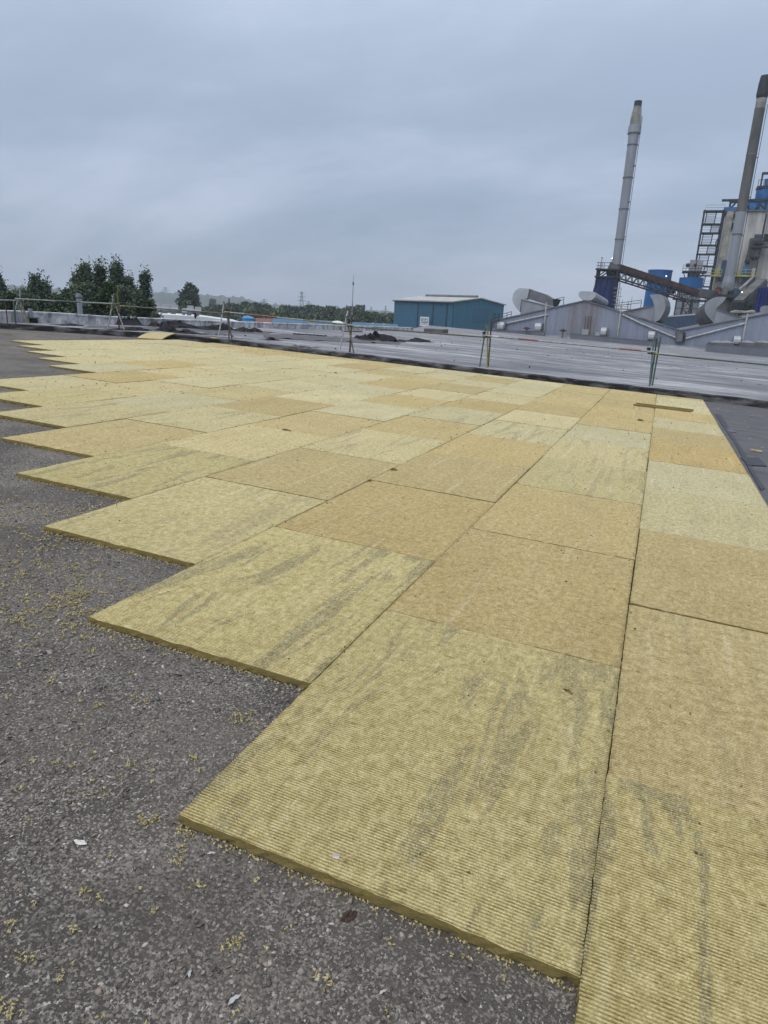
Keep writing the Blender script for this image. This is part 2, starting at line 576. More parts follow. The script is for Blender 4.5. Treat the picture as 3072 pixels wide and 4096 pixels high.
MAT['tower'] = tower_wall()
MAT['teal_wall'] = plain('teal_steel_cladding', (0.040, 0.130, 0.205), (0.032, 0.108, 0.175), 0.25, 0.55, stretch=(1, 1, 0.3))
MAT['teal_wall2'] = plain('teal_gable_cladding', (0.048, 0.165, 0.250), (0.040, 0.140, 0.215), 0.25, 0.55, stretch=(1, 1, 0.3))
MAT['teal_trim'] = plain('dark_teal_trim', (0.017, 0.062, 0.115), None, 1, 0.5)
MAT['pale_roof'] = plain('pale_fibre_roof', (0.43, 0.43, 0.41), (0.33, 0.33, 0.32), 0.5, 0.7)
MAT['sign_white'] = plain('sign_white', (0.62, 0.66, 0.70), (0.55, 0.58, 0.62), 1, 0.5)
MAT['sign_blue'] = plain('sign_blue', (0.030, 0.055, 0.21), None, 1, 0.5)
MAT['sign_navy'] = plain('sign_navy', (0.012, 0.022, 0.075), None, 1, 0.5)
MAT['sign_grey'] = plain('sign_grey', (0.36, 0.40, 0.46), None, 1, 0.5)
MAT['low_blue'] = plain('low_blue_cladding', (0.040, 0.125, 0.215), (0.028, 0.085, 0.15), 0.4, 0.6)
MAT['tank_blue'] = plain('sky_blue_tank', (0.060, 0.27, 0.52), (0.045, 0.20, 0.40), 1, 0.45)
MAT['tile_red'] = plain('red_tiles', (0.185, 0.080, 0.065), (0.13, 0.06, 0.05), 2.5, 0.8)
MAT['white_roof'] = plain('white_membrane_roof', (0.66, 0.68, 0.70), (0.56, 0.58, 0.60), 0.3, 0.6)
MAT['unit'] = plain('rooftop_unit_grey', (0.36, 0.37, 0.375), (0.25, 0.26, 0.265), 0.5, 0.6)
MAT['unit_dark'] = plain('rooftop_unit_side', (0.135, 0.138, 0.14), None, 0.5, 0.6)


def tube_mat(name, a, b, rust=0.35):
    M = MT(name, 0.5, 0.3, 0.4)
    f = M.noise(M.co(), 9, 5, 0.7)
    c = M.mix(M.ramp(f, 0.35, 0.65), b, a)
    c = M.mix(M.math('MULTIPLY', M.ramp(M.noise(M.co(), 4, 4, 0.7), 0.52, 0.64), rust), c, (0.10, 0.055, 0.035))
    M.color(c)
    return M.m


MAT['t_galv'] = tube_mat('galvanised_tube', (0.36, 0.37, 0.37), (0.17, 0.175, 0.18))
MAT['t_bright'] = tube_mat('bright_tube', (0.55, 0.57, 0.58), (0.33, 0.34, 0.35), 0.1)
MAT['t_brown'] = tube_mat('rusty_tube', (0.115, 0.080, 0.060), (0.060, 0.043, 0.035), 0.6)
MAT['t_green'] = tube_mat('green_painted_tube', (0.070, 0.130, 0.112), (0.062, 0.082, 0.080), 0.3)
MAT['t_yellow'] = tube_mat('yellow_painted_tube', (0.27, 0.225, 0.06), (0.125, 0.105, 0.05), 0.35)
MAT['t_olive'] = tube_mat('olive_tube', (0.120, 0.125, 0.085), (0.065, 0.070, 0.055), 0.3)
MAT['t_orange'] = tube_mat('orange_painted_tube', (0.26, 0.095, 0.060), (0.14, 0.070, 0.055), 0.3)
MAT['coupler'] = tube_mat('dark_coupler', (0.030, 0.032, 0.034), (0.018, 0.018, 0.02), 0.3)


def leaf_mat(name, a, b, c=None):
    M = MT(name, 0.75, 0, 0.2)
    f = M.noise(M.co(), 1.1, 3, 0.6)
    g = M.noise(M.co(), 9, 2, 0.6)
    col = M.mix(M.ramp(f, 0.35, 0.65), a, b)
    col = M.mix(M.math('MULTIPLY', M.ramp(g, 0.52, 0.7), 0.5), col, c or tuple(x * 1.5 for x in b))
    M.color(col)
    return M.m


MAT['leaf_birch'] = leaf_mat('birch_leaves', (0.062, 0.086, 0.054), (0.098, 0.130, 0.080))
MAT['leaf_dark'] = leaf_mat('dark_leaves', (0.050, 0.072, 0.048), (0.078, 0.108, 0.068))
MAT['leaf_mid'] = leaf_mat('mid_green_leaves', (0.030, 0.052, 0.022), (0.052, 0.080, 0.032))
MAT['leaf_light'] = leaf_mat('light_green_leaves', (0.065, 0.100, 0.040), (0.11, 0.15, 0.065))
MAT['bark'] = plain('bark', (0.10, 0.085, 0.07), (0.045, 0.038, 0.03), 6, 0.9, stretch=(1, 1, 0.3))
MAT['bark_birch'] = plain('birch_bark', (0.34, 0.33, 0.31), (0.08, 0.075, 0.07), 3, 0.9, stretch=(1, 1, 2.5))
MAT['hill'] = leaf_mat('wooded_hill', (0.022, 0.034, 0.020), (0.038, 0.055, 0.030))
MAT['ground'] = plain('yard_ground', (0.075, 0.082, 0.055), (0.050, 0.060, 0.036), 0.02, 0.95)
MAT['feather'] = plain('white_feather', (0.50, 0.51, 0.52), (0.3, 0.31, 0.32), 40, 0.8)
MAT['guano'] = plain('white_dropping', (0.68, 0.69, 0.66), (0.42, 0.42, 0.38), 60, 0.7)
MAT['dead_leaf'] = plain('dead_leaf', (0.075, 0.045, 0.032), (0.035, 0.022, 0.018), 60, 0.8)
MAT['pebble'] = plain('white_pebble', (0.66, 0.60, 0.58), (0.35, 0.30, 0.29), 60, 0.6)
MAT['bird'] = plain('bird_plumage', (0.016, 0.016, 0.019), None, 10, 0.7)
MAT['plank'] = plain('weathered_plank', (0.15, 0.135, 0.125), (0.09, 0.08, 0.075), 5, 0.8, stretch=(1, 1, 1))


def lamp_mat():
    M = MT('lit_lamp')
    M.b.inputs['Emission Color'].default_value = (1, 0.96, 0.85, 1)
    M.b.inputs['Emission Strength'].default_value = 6.0
    M.color((0.9, 0.9, 0.85))
    return M.m


MAT['lamp'] = lamp_mat()


def roof_object_matrix(u=0.0, v=0.0, z=0.0, rz=0.0):
    """world matrix of an object whose own axes are the roof's"""
    M4 = Matrix.Identity(4)
    for i in range(3):
        for j in range(3):
            M4[i][j] = ROT[i, j]
    p = RW(u, v, z)
    M4.translation = Vector(p)
    return M4 @ Matrix.Rotation(rz, 4, 'Z')


def roof_mesh_object(name, mb, mat, u=0.0, v=0.0, z=0.0):
    o = mb.build(name, mat)
    o.matrix_world = roof_object_matrix(u, v, z)
    return o


# ------------------------------------------------------------------ the setting: ground, roofs
RZ = -0.036            # surface of the near roof under the boards
FZ = 0.12              # surface of the roof beyond the kerb
KERB = [(-21.5, 13.4), (-19.4, 14.9), (-16.9, 17.25), (-14.9, 18.75), (-13.0, 19.25), (-9.0, 19.15), (0.0, 19.0), (24.0, 18.75)]

g = MB()
R_ = 2250.0
g.add([(-R_, -R_, GROUND), (R_, -R_, GROUND), (R_, R_, GROUND), (-R_, R_, GROUND)], [(0, 1, 2, 3)])
structure('ground', g, MAT['ground'])

# near roof: a slab with thickness, its far edge under the kerb
nr = MB()
front = [(-21.5, -12.0), (24.0, -12.0)]
loop = front + [(x, y + 0.12) for x, y in reversed(KERB)]
nr.hexa([(x, y, -0.6) for x, y in loop], [(x, y, RZ) for x, y in loop])
o = roof_mesh_object('near_roof', nr, MAT['gravel_roof']); o['kind'] = 'structure'

# the dark sheet that runs along the right of the boards
ms = MB()
nx, ny = 36, 60
vs, fs = [], []
for j in range(ny + 1):
    for i in range(nx + 1):
        x = 2.2 + (24.0 - 2.2) * (i / nx) ** 1.6; y = -3.0 + (18.80 + 3.0) * j / ny
        xx = x + (0.10 * mnoise.noise(Vector((y * 0.9, 3.3, 0))) if i == 0 else 0)
        vs.append((xx, y, RZ + 0.006 + 0.008 * mnoise.noise(Vector((x * 0.8, y * 0.8, 9)))))
for j in range(ny):
    for i in range(nx):
        a = j * (nx + 1) + i
        fs.append((a, a + 1, a + nx + 2, a + nx + 1))
ms.add(vs, fs)
o = roof_mesh_object('bitumen_roof_strip', ms, MAT['membrane']); o['kind'] = 'structure'

# roof beyond the kerb
fr = MB()
loop = [(x, y + 0.3) for x, y in KERB] + [(42.0, 106.0), (-34.5, 106.0), (-21.5, 59.0)]
loop_top = [(x, y, FZ) for x, y in loop]
fr.hexa([(x, y, -0.6) for x, y in loop], loop_top)
o = roof_mesh_object('far_roof', fr, MAT['far_roof']); o['kind'] = 'structure'

# walls of the building itself, down to the ground (seen only from aside)
bw = MB()
low = [RW(-21.6, -12.1, -0.2), RW(42.1, -12.1, -0.2), RW(42.1, 106.1, -0.2), RW(-34.6, 106.1, -0.2), RW(-21.6, 59, -0.2)]
bw.hexa([(p[0], p[1], GROUND) for p in low], [(p[0], p[1], p[2] - 0.45) for p in low])
solo('factory_building', 'long flat-roofed factory building that carries the roofs', 'building', bw, MAT['parapet'], kind='structure')

# the kerb between the two roofs, in lengths of uneven tarred block
kb = MB()
pts = []
for (a, b) in zip(KERB[:-1], KERB[1:]):
    n = max(2, int(math.dist(a, b) / 0.22))
    pts += [(a[0] + (b[0] - a[0]) * k / n, a[1] + (b[1] - a[1]) * k / n) for k in range(n)]
pts.append(KERB[-1])
prof_n = 6
vs, fs = [], []
for k, (x, y) in enumerate(pts):
    j = lambda s: 0.030 * mnoise.noise(Vector((x * 1.7, s * 7.1, 1.0))) + 0.016 * mnoise.noise(Vector((x * 6, s * 3.3, 5.0)))
    h = FZ + 0.035 + 0.6 * j(1)
    vs += [(x, y - 0.015 + j(2), RZ - 0.02), (x, y + 0.01 + j(3), RZ + 0.05), (x, y + 0.02 + j(4), h - 0.03), (x, y + 0.06 + j(5), h),
           (x, y + 0.30 + j(6), h - 0.005), (x, y + 0.42 + 2 * j(7), FZ - 0.02)]
for k in range(len(pts) - 1):
    for i in range(prof_n - 1):
        a = k * prof_n + i
        fs.append((a, a + prof_n, a + prof_n + 1, a + 1))
kb.add(vs, fs)
o = roof_mesh_object('roof_kerb', kb, MAT['upstand']); o['kind'] = 'structure'

# ------------------------------------------------------------------ stone wool boards
BW, BL, BT = 1.258, 1.80, 0.034
START = {1: -0.83, 0: -.33, -1: .17, -2: .65, -3: 1.13, -4: 1.63, -5: 2.11, -6: 2.57, -7: 3.07, -8: 4.54, -9: 5.02, -10: 5.48, -11: 5.95, -12: 6.42}
TONES = {1: 'Sttppotptppt', 0: 'Sttgsptttttt', -1: 'Sttts' + 'pttttt', -2: 'gtststpppp', -3: 'Syt' + 'ptptptpp', -4: 'tstppttpp',
         -5: 'spyppptpp', -6: 'gypppptt', -7: 'ptypppptt', -8: 'ptypptt', -9: 'pppptt', -10: 'ppppt', -11: 'pppyt', -12: 'ppppt'}
TONE = {'p': ((0.550, 0.510, 0.335), 0.22, 'pale'), 'y': ((0.542, 0.482, 0.292), 0.20, 'yellow'), 'g': ((0.525, 0.475, 0.278), 0.55, 'greenish yellow'),
        's': ((0.535, 0.493, 0.313), 0.62, 'grey-streaked pale'), 'S': ((0.525, 0.470, 0.260), 0.90, 'grey-stained yellow'),
        't': ((0.500, 0.422, 0.236), 0.18, 'tan'), 'o': ((0.490, 0.385, 0.190), 0.40, 'orange')}
mesh_cache = {}


def board_mesh(w, l, variant):
    key = (round(w, 3), round(l, 3), variant)
    if key in mesh_cache:
        return mesh_cache[key]
    per = 0.012
    ny = max(4, int(round(l / per * 4)))
    nx = 40
    r = np.random.default_rng(variant * 77 + int(l * 1000))
    ys = np.linspace(0, l, ny + 1)
    xs = np.linspace(0, w, nx + 1)
    ex0 = np.convolve(r.normal(0, 0.004, ny + 21), np.ones(21) / 21, 'valid') * 1.0 + r.normal(0, 0.0007, ny + 1)
    ex1 = np.convolve(r.normal(0, 0.004, ny + 21), np.ones(21) / 21, 'valid') * 1.0 + r.normal(0, 0.0007, ny + 1)
    ey0 = np.convolve(r.normal(0, 0.0025, nx + 5), np.ones(5) / 5, 'valid') + r.normal(0, 0.0011, nx + 1)
    ey1 = np.convolve(r.normal(0, 0.0025, nx + 5), np.ones(5) / 5, 'valid') + r.normal(0, 0.0011, nx + 1)
    X = np.repeat(xs[None, :], ny + 1, 0); Y = np.repeat(ys[:, None], nx + 1, 1)
    X[:, 0] += ex0; X[:, -1] += ex1; Y[0, :] += ey0; Y[-1, :] += ey1
    Z = 0.0022 * np.cos(2 * np.pi * Y / per) - 0.0022
    Z += r.normal(0, 0.0006, Z.shape)
    for _ in range(9):                       # dents and scuffs
        dx, dy, dr = r.uniform(0, w), r.uniform(0, l), r.uniform(0.02, 0.09)
        Z -= r.uniform(0.001, 0.004) * np.exp(-(((X - dx) / dr) ** 2 + ((Y - dy) / (dr * 1.6)) ** 2))
    lowf = np.array([[mnoise.noise(Vector((x * 2.0, y * 2.0, variant * 3.7))) for x in xs] for y in ys[::20]])
    Z += 0.0015 * np.repeat(lowf, 20, 0)[:ny + 1] if np.repeat(lowf, 20, 0).shape[0] >= ny + 1 else 0
    Z[:, 0] -= 0.0012; Z[:, -1] -= 0.0012; Z[0] -= 0.0012; Z[-1] -= 0.0012
    top = np.stack([X, Y, Z], -1).reshape(-1, 3)
    W1 = nx + 1
    fs = [(j * W1 + i, j * W1 + i + 1, (j + 1) * W1 + i + 1, (j + 1) * W1 + i) for j in range(ny) for i in range(nx)]
    ntop = len(fs)
    # rim, walked round once, dropped to the underside through a fuzzy middle ring
    rim = [i for i in range(W1)] + [j * W1 + nx for j in range(1, ny + 1)] + [ny * W1 + i for i in range(nx - 1, -1, -1)] + [j * W1 for j in range(ny - 1, 0, -1)]
    nr_ = len(rim)
    c = np.array([w / 2, l / 2, 0])
    rp = top[rim]
    out_ = np.sign(rp - c) * (np.abs(rp - c) > np.array([w, l, 9]) / 2 - 0.02)
    mid = rp + out_ * r.normal(0.0005, 0.0012, (nr_, 1)); mid[:, 2] = -BT * 0.5 + r.normal(0, 0.001, nr_)
    bot = rp + out_ * r.normal(0.0, 0.0025, (nr_, 1)); bot[:, 2] = -BT - 0.001
    o1, o2 = len(top), len(top) + nr_
    for k in range(nr_):
        q = (k + 1) % nr_
        fs.append((rim[q], rim[k], o1 + k, o1 + q)); fs.append((o1 + q, o1 + k, o2 + k, o2 + q))
    fs.append(tuple(o2 + k for k in range(nr_ - 1, -1, -1)))
    me = bpy.data.meshes.new('stone_wool_board')
    me.from_pydata(np.vstack([top, mid, bot]).tolist(), [], fs)
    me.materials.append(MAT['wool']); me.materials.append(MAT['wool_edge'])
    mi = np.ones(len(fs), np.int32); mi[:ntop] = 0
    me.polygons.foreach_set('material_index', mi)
    sm = np.zeros(len(fs), bool); sm[:ntop] = True
    me.polygons.foreach_set('use_smooth', sm)
    me.update()
    mesh_cache[key] = me
    return me


ORD = ['first', 'second', 'third', 'fourth', 'fifth', 'sixth', 'seventh', 'eighth', 'ninth', 'tenth', 'eleventh', 'twelfth', 'thirteenth', 'fourteenth']


def kerb_v(u):
    for (a, b) in zip(KERB[:-1], KERB[1:]):
        if a[0] <= u <= b[0]:
            return a[1] + (b[1] - a[1]) * (u - a[0]) / (b[0] - a[0])
    return 19.0


boards = []
br = random.Random(11)
for r in range(1, -13, -1):
    u0 = r * BW
    w = BW if r < 1 else 1.212
    v = START[r] * BL
    end = min(kerb_v(u0), kerb_v(u0 + w)) - 0.12
    k = 0
    while v < end - 0.15:
        l = min(BL, end - v)
        if end - v - l < 0.15 and l < BL - 0.01:
            l = end - v
        full = abs(l - BL) < 0.02
        me = board_mesh(w - 0.004, (BL if full else round(l, 2)) - 0.008, br.randint(0, 5) if full else 7)
        ob = bpy.data.objects.new('stone_wool_board', me); C.objects.link(ob)
        ju, jv = br.uniform(-.0025, .0025), br.uniform(-.006, .006)
        if br.random() < 0.30 and k > 0:
            jv += br.uniform(0.006, 0.016)
        ob.matrix_world = roof_object_matrix(u0 + 0.003 + ju, v + 0.003 + jv, br.uniform(-0.001, 0.006), br.uniform(-0.003, 0.003))
        ts = TONES[r]
        t = ts[min(k, len(ts) - 1)]
        (cr, cg, cb), al, word = TONE[t]
        q = br.uniform(0.94, 1.06); hq = br.uniform(-0.018, 0.018)
        ob.color = (cr * q * (1 + hq), cg * q, cb * q * (1 - 2 * hq), min(1.0, al * br.uniform(0.8, 1.15)))
        cut = '' if full else 'cut-down '
        ob['label'] = f"{cut}{word} wool board, {ORD[k]} from the near end of {ORD[1 - r]} row from right"
        ob['category'] = 'insulation board'
        ob['group'] = 'stone wool boards laid in staggered rows'
        boards.append((r, k, u0, v, w, l))
        v += BL; k += 1


def under_board(u, v, pad=0.0):
    r = math.floor(u / BW)
    if r > 1 or r < -12:
        return False
    return v > START[r] * BL - pad


# ------------------------------------------------------------------ stone chips pressed in the tar
def scatter_mesh(name, pos, size, flat, cols, mat, mseed=1, thin=0.55):
    """one mesh of many small angular bits: pos (n,3), size (n,), flat (n,), cols (n,3)"""
    r = np.random.default_rng(mseed)
    n = len(pos)
    base = np.array([(1, 0, 0), (0, 1, 0), (-1, 0, 0), (0, -1, 0), (0.1, 0.1, 1), (0, 0, -0.6)], float)
    P = np.repeat(base[None], n, 0) * (1 + r.normal(0, 0.36, (n, 6, 1))) + r.normal(0, 0.12, (n, 6, 3))
    P[:, :, 2] *= flat[:, None]
    P[:, 4, :2] += r.normal(0, 0.35, (n, 2))
    a = r.uniform(0, 2 * np.pi, n); ca, sa = np.cos(a), np.sin(a)
    asp = r.uniform(thin, thin + 0.45, n)
    x, y = P[..., 0], P[..., 1] * asp[:, None]
    tilt = r.normal(0, 0.42, (n, 2))
    X = x * ca[:, None] - y * sa[:, None]; Y = x * sa[:, None] + y * ca[:, None]
    Zz = P[..., 2] + X * tilt[:, :1] + Y * tilt[:, 1:]
    V = np.stack([X, Y, Zz], -1) * size[:, None, None] + pos[:, None, :]
    tri = np.array([(0, 1, 4), (1, 2, 4), (2, 3, 4), (3, 0, 4), (1, 0, 5), (2, 1, 5), (3, 2, 5), (0, 3, 5)])
    F = (tri[None] + (np.arange(n) * 6)[:, None, None]).reshape(-1)
    nf = n * 8
    me = bpy.data.meshes.new(name)
    me.vertices.add(n * 6); me.loops.add(nf * 3); me.polygons.add(nf)
    me.vertices.foreach_set('co', V.reshape(-1).astype(np.float32))
    me.loops.foreach_set('vertex_index', F.astype(np.int32))
    me.polygons.foreach_set('loop_start', np.arange(0, nf * 3, 3, dtype=np.int32))
    me.polygons.foreach_set('loop_total', np.full(nf, 3, np.int32))
    me.update(calc_edges=True)
    if cols is not None:
        ca_ = me.color_attributes.new('Col', 'FLOAT_COLOR', 'POINT')
        cc = np.ones((n, 6, 4), np.float32); cc[:, :, :3] = cols[:, None, :]
        ca_.data.foreach_set('color', cc.reshape(-1))
    me.materials.append(mat)
    ob = bpy.data.objects.new(name, me); C.objects.link(ob)
    ob.matrix_world = roof_object_matrix()
    return ob


cu, cv = CAM[0], CAM[1]
N0 = 560000
U = rng.uniform(-9.0, 1.5, N0); V_ = rng.uniform(-2.6, 9.0, N0)
d = np.hypot(U - cu, V_ - cv)
dens = np.clip(1.25 - d / 7.5, 0.10, 1.0)
pat = np.array([mnoise.fractal(Vector((a * 1.4, b * 1.4, 0.3)), 1.0, 2.0, 3) for a, b in zip(U, V_)])
dens *= np.clip(0.60 + 1.0 * pat, 0.10, 1.15)
ok = (rng.random(N0) < dens) & np.array([not under_board(a, b, 0.0) for a, b in zip(U, V_)]) & (d < 9.5)
U, V_, d = U[ok], V_[ok], d[ok]
n = len(U)
size = np.clip(rng.lognormal(math.log(0.0052), 0.42, n), 0.0024, 0.013)
flat = rng.uniform(0.25, 0.7, n)
pos = np.stack([U, V_, RZ + size * 0.10], -1)
tone = rng.random(n)
pal = np.array([(0.115, 0.109, 0.101), (0.205, 0.192, 0.176), (0.290, 0.270, 0.248), (0.40, 0.38, 0.35), (0.54, 0.52, 0.485), (0.275, 0.232, 0.196)])
cols = np.array([1.0, 0.965, 0.91]) * pal[rng.choice(6, n, p=[0.24, 0.30, 0.22, 0.13, 0.04, 0.07])] * rng.uniform(0.75, 1.15, (n, 1))
o = scatter_mesh('gravel_chips', pos, size, flat, cols, MAT['chips'], 3)
o['label'] = 'grey and pinkish stone chips pressed into the tarred roof'; o['category'] = 'gravel'; o['kind'] = 'stuff'


# ------------------------------------------------------------------ loose wool
def fluff_points(clusters, per):
    """bits strung along short curling strands, so that they read as tufts"""
    P, S = [], []
    for (u, v, z, rad, cnt) in clusters:
        k = int(cnt * per) + 1
        ns = max(1, k // 7)
        for _ in range(ns):
            m_ = max(2, k // ns)
            st = rng.normal(0, rad * 0.75, 2); a = rng.uniform(0, 6.28)
            da = rng.normal(0, 0.5); step = rad * rng.uniform(0.10, 0.22)
            q = []
            x, y = st
            for i in range(m_):
                q.append((u + x, v + y, z + abs(rng.normal(0, rad * 0.22)) + 0.001))
                x += math.cos(a) * step; y += math.sin(a) * step; a += da + rng.normal(0, 0.5)
            P += q
            S += list(rng.uniform(0.0022, 0.0052, m_))
    return np.array(P), np.array(S)


cl = []
named = [(312, 2380, .05, 60), (230, 2395, .03, 25), (300, 2420, .03, 30), (340, 2375, .03, 25), (90, 2480, .02, 14), (200, 2720, .02, 16), (100, 2585, .018, 8), (365, 2605, .016, 8),
         (385, 2820, .018, 12), (585, 2810, .016, 10), (590, 3285, .022, 26), (735, 3330, .018, 18), (700, 3440, .018, 16), (725, 3390, .016, 14), (790, 3540, .018, 12), (330, 3575, .012, 8),
         (385, 3590, .012, 8), (45, 3700, .014, 10), (300, 3720, .014, 10), (105, 3830, .016, 14), (50, 4040, .020, 18), (260, 3890, .012, 8), (610, 3640, .012, 8), (940, 3760, .020, 16),
         (905, 3775, .012, 8), (1255, 3905, .012, 8), (1320, 3920, .012, 8), (520, 3060, .014, 10), (775, 3035, .018, 14), (130, 3050, .012, 8), (290, 3055, .012, 8), (980, 2870, .03, 26), (950, 2880, .02, 14),
         (455, 2560, .014, 8), (560, 2590, .016, 10), (475, 2320, .02, 12), (330, 2040, .025, 14), (110, 2150, .03, 14), (60, 2060, .03, 12), (520, 2345, .02, 10), (810, 2640, .016, 9), (660, 2620, .014, 7)]
for x, y, rad, cnt in named:
    p = RB(x, y, RZ)
    cl.append((p[0], p[1], RZ, rad * 1.0, cnt * 3.0))
for _ in range(3000):
    u = rng.uniform(-8.5, 1.2); v = rng.uniform(-1.6, 10.0)
    if under_board(u, v, -0.02):
        continue
    near = math.hypot(u - cu, v - cv)
    cl.append((u, v, RZ, rng.uniform(.006, .018), rng.uniform(3, 16)))
for _ in range(420):                       # thicker drift along the left edge
    p = RB(rng.uniform(-300, 420), rng.uniform(2000, 2560), RZ)
    if not under_board(p[0], p[1], -0.02):
        cl.append((p[0], p[1], RZ, rng.uniform(.008, .03), rng.uniform(6, 30)))
for (r, k, u0, v, w, l) in boards:         # crumbs that fell along the open ends of the rows
    if k == 0:
        nearb = 170 if r > -4 else 60
        for _ in range(nearb):
            cl.append((u0 + rng.uniform(0, w), v - abs(rng.normal(0, .012)), RZ, .004, rng.uniform(1.5, 5)))
P, S = fluff_points(cl, 1.3)
keep = np.array([not under_board(a, b, -0.01) for a, b in P[:, :2]])
P, S = P[keep], S[keep]
o = scatter_mesh('wool_fluff', P, S * rng.uniform(0.7, 1.5, len(S)), rng.uniform(0.4, 1.0, len(S)), None, MAT['fluff'], 5, 0.25)
o['label'] = 'loose yellow wool fluff strewn over the chipped roof'; o['category'] = 'wool fluff'; o['kind'] = 'stuff'

cr_ = []
for _ in range(2000):
    r, k, u0, v, w, l = boards[rng.integers(len(boards))]
    if rng.random() < 0.35:
        uu = u0 + (0 if rng.random() < .5 else w) + rng.normal(0, .03); vv = v + rng.uniform(0, l)
    else:
        uu = u0 + rng.uniform(0, w); vv = v + rng.uniform(0, l)
    if uu > 2.45 or uu < -15.0 or not under_board(uu, vv, -0.03):
        continue
    cr_.append((uu, vv, 0.001, 0.003 if rng.random() < .75 else 0.010, rng.uniform(1, 2.2) if rng.random() < .8 else 5))
P, S = fluff_points(cr_, 1.2)
S *= np.clip(np.hypot(P[:, 0] - cu, P[:, 1] - cv) / 6.0, 1.0, 2.1)
o = scatter_mesh('wool_crumbs', P, S * 1.15, rng.uniform(0.4, 1.0, len(S)), None, MAT['crumb'], 6)
o['label'] = 'small brown crumbs of wool scattered on the laid boards'; o['category'] = 'crumbs'; o['kind'] = 'stuff'


# ------------------------------------------------------------------ small things lying about
def rpt(x, y, z=RZ):
    return RB(x, y, z)


def lumpy(name, label, cat, x, y, z, rad, h, mat, seed, elong=(1, 1), rz=0.0, group=None):
    """an irregular ragged lump standing on the roof"""
    p = rpt(x, y, z)
    mb = MB()
    nu, nv = 14, 7
    vs, fs = [], []
    cr, sr = math.cos(rz), math.sin(rz)
    for j in range(nv + 1):
        t = j / nv * math.pi / 2
        for i in range(nu):
            a = 2 * math.pi * i / nu
            q = 1 + 0.55 * mnoise.noise(Vector((math.cos(a) * 1.6 + seed, math.sin(a) * 1.6, t * 2)))
            q *= 1 + 0.3 * mnoise.noise(Vector((math.cos(a) * 5 + seed, math.sin(a) * 5, t * 6)))
            X = rad * elong[0] * math.cos(t) * math.cos(a) * q; Y = rad * elong[1] * math.cos(t) * math.sin(a) * q
            vs.append(RW(p[0] + X * cr - Y * sr, p[1] + X * sr + Y * cr, z + h * math.sin(t) * q + 0.0005))
    for j in range(nv):
        for i in range(nu):
            fs.append((j * nu + i, j * nu + (i + 1) % nu, (j + 1) * nu + (i + 1) % nu, (j + 1) * nu + i))
    fs.append(tuple(range(nu - 1, -1, -1)))
    mb.add(vs, fs)
    return solo(name, label, cat, mb, mat, RW(p[0], p[1], z), group)


lumpy('bird_dropping', 'white splash of bird dropping on the chipped roof', 'dropping', 322, 3372, RZ + 0.003, 0.014, 0.004, MAT['guano'], 3.1, (1.5, 0.6), 0.3)
lumpy('white_pebble', 'small white pebble lying on the nearest wool board', 'pebble', 1345, 3427, 0.0, 0.009, 0.008, MAT['pebble'], 5.0, (1.3, 1), 0.6)
lumpy('dead_leaf', 'curled dark brown leaf on the roof below the nearest board', 'leaf', 1395, 3668, RZ, 0.022, 0.012, MAT['dead_leaf'], 8.0, (1.2, .6), 1.2)
lumpy('wool_clump', 'larger dark wool clump on tan boards near centre', 'wool clump', 1575, 1882, 0.0, 0.032, 0.020, MAT['crumb'], 1.0, (1.2, .8), 0.4)
lumpy('wool_clump', 'smaller dark wool clump on tan board left of the larger clump', 'wool clump', 1478, 1925, 0.0, 0.020, 0.015, MAT['crumb'], 2.0, (1.1, .8), 1.0)
lumpy('wool_clump', 'mossy dark clump along a joint between pale and tan boards', 'wool clump', 1145, 1722, 0.0, 0.045, 0.018, MAT['crumb'], 4.0, (1.5, .7), -0.2)
lumpy('wool_clump', 'grey-brown wool clump near the long joint by the right row', 'wool clump', 2562, 1684, 0.0, 0.05, 0.03, MAT['crumb'], 6.0, (1.2, .8), 0.2)
lumpy('wool_clump', 'brown wool shred lying on the big nearest board', 'wool clump', 2273, 2768, 0.0, 0.016, 0.008, MAT['crumb'], 7.0, (1.6, .6), -0.5)
lumpy('wool_clump', 'wool clump far out on the pale boards, left of centre', 'wool clump', 1343, 1540 - 47, 0.0, 0.035, 0.025, MAT['crumb'], 9.0, (1.2, .8), -0.2)


def feather(label, x, y, length, rz):
    p = rpt(x, y, RZ + 0.008)
    mb = MB()
    n = 12
    L1, L2, MID = [], [], []
    for k in range(n + 1):
        t = k / n
        wd = 0.16 * length * math.sin(math.pi * min(1, t * 0.93 + 0.04)) ** 0.8 * (1 + 0.25 * math.sin(k * 5.1))
        cx = (t - 0.5) * length; cy_ = 0.12 * length * math.sin(t * 2.4); cz = 0.08 * length * math.sin(t * 3)
        for lst, sgn in ((L1, -1), (MID, 0), (L2, 1)):
            X, Y = cx, cy_ + sgn * wd
            lst.append(RW(p[0] + X * math.cos(rz) - Y * math.sin(rz), p[1] + X * math.sin(rz) + Y * math.cos(rz), p[2] + cz + (0.05 * length if sgn == 0 else 0)))
    for a, b in ((L1, MID), (MID, L2)):
        mb.add(a + b, [(i, i + 1, n + 2 + i, n + 1 + i) for i in range(n)])
    t = thing('feather', label, 'feather', RW(p[0], p[1], RZ), 'white feathers on the chipped roof')
    part(t, 'vane', mb, MAT['feather'])
    part(t, 'quill', MB().path([MID[0], MID[4], MID[8], MID[-1]], 0.0007, 5), MAT['pebble'])


feather('long white feather at the bottom of the photo on the gravel', 938, 4003, 0.036, 1.1)
feather('small white feather just below the nearest board corner', 845, 3415, 0.026, 0.5)
feather('greenish white feather right of the bottom middle on the gravel', 1531, 3971, 0.022, 0.9)
feather('thin white feather low on the gravel, left of the long one', 762, 3895, 0.022, 1.9)

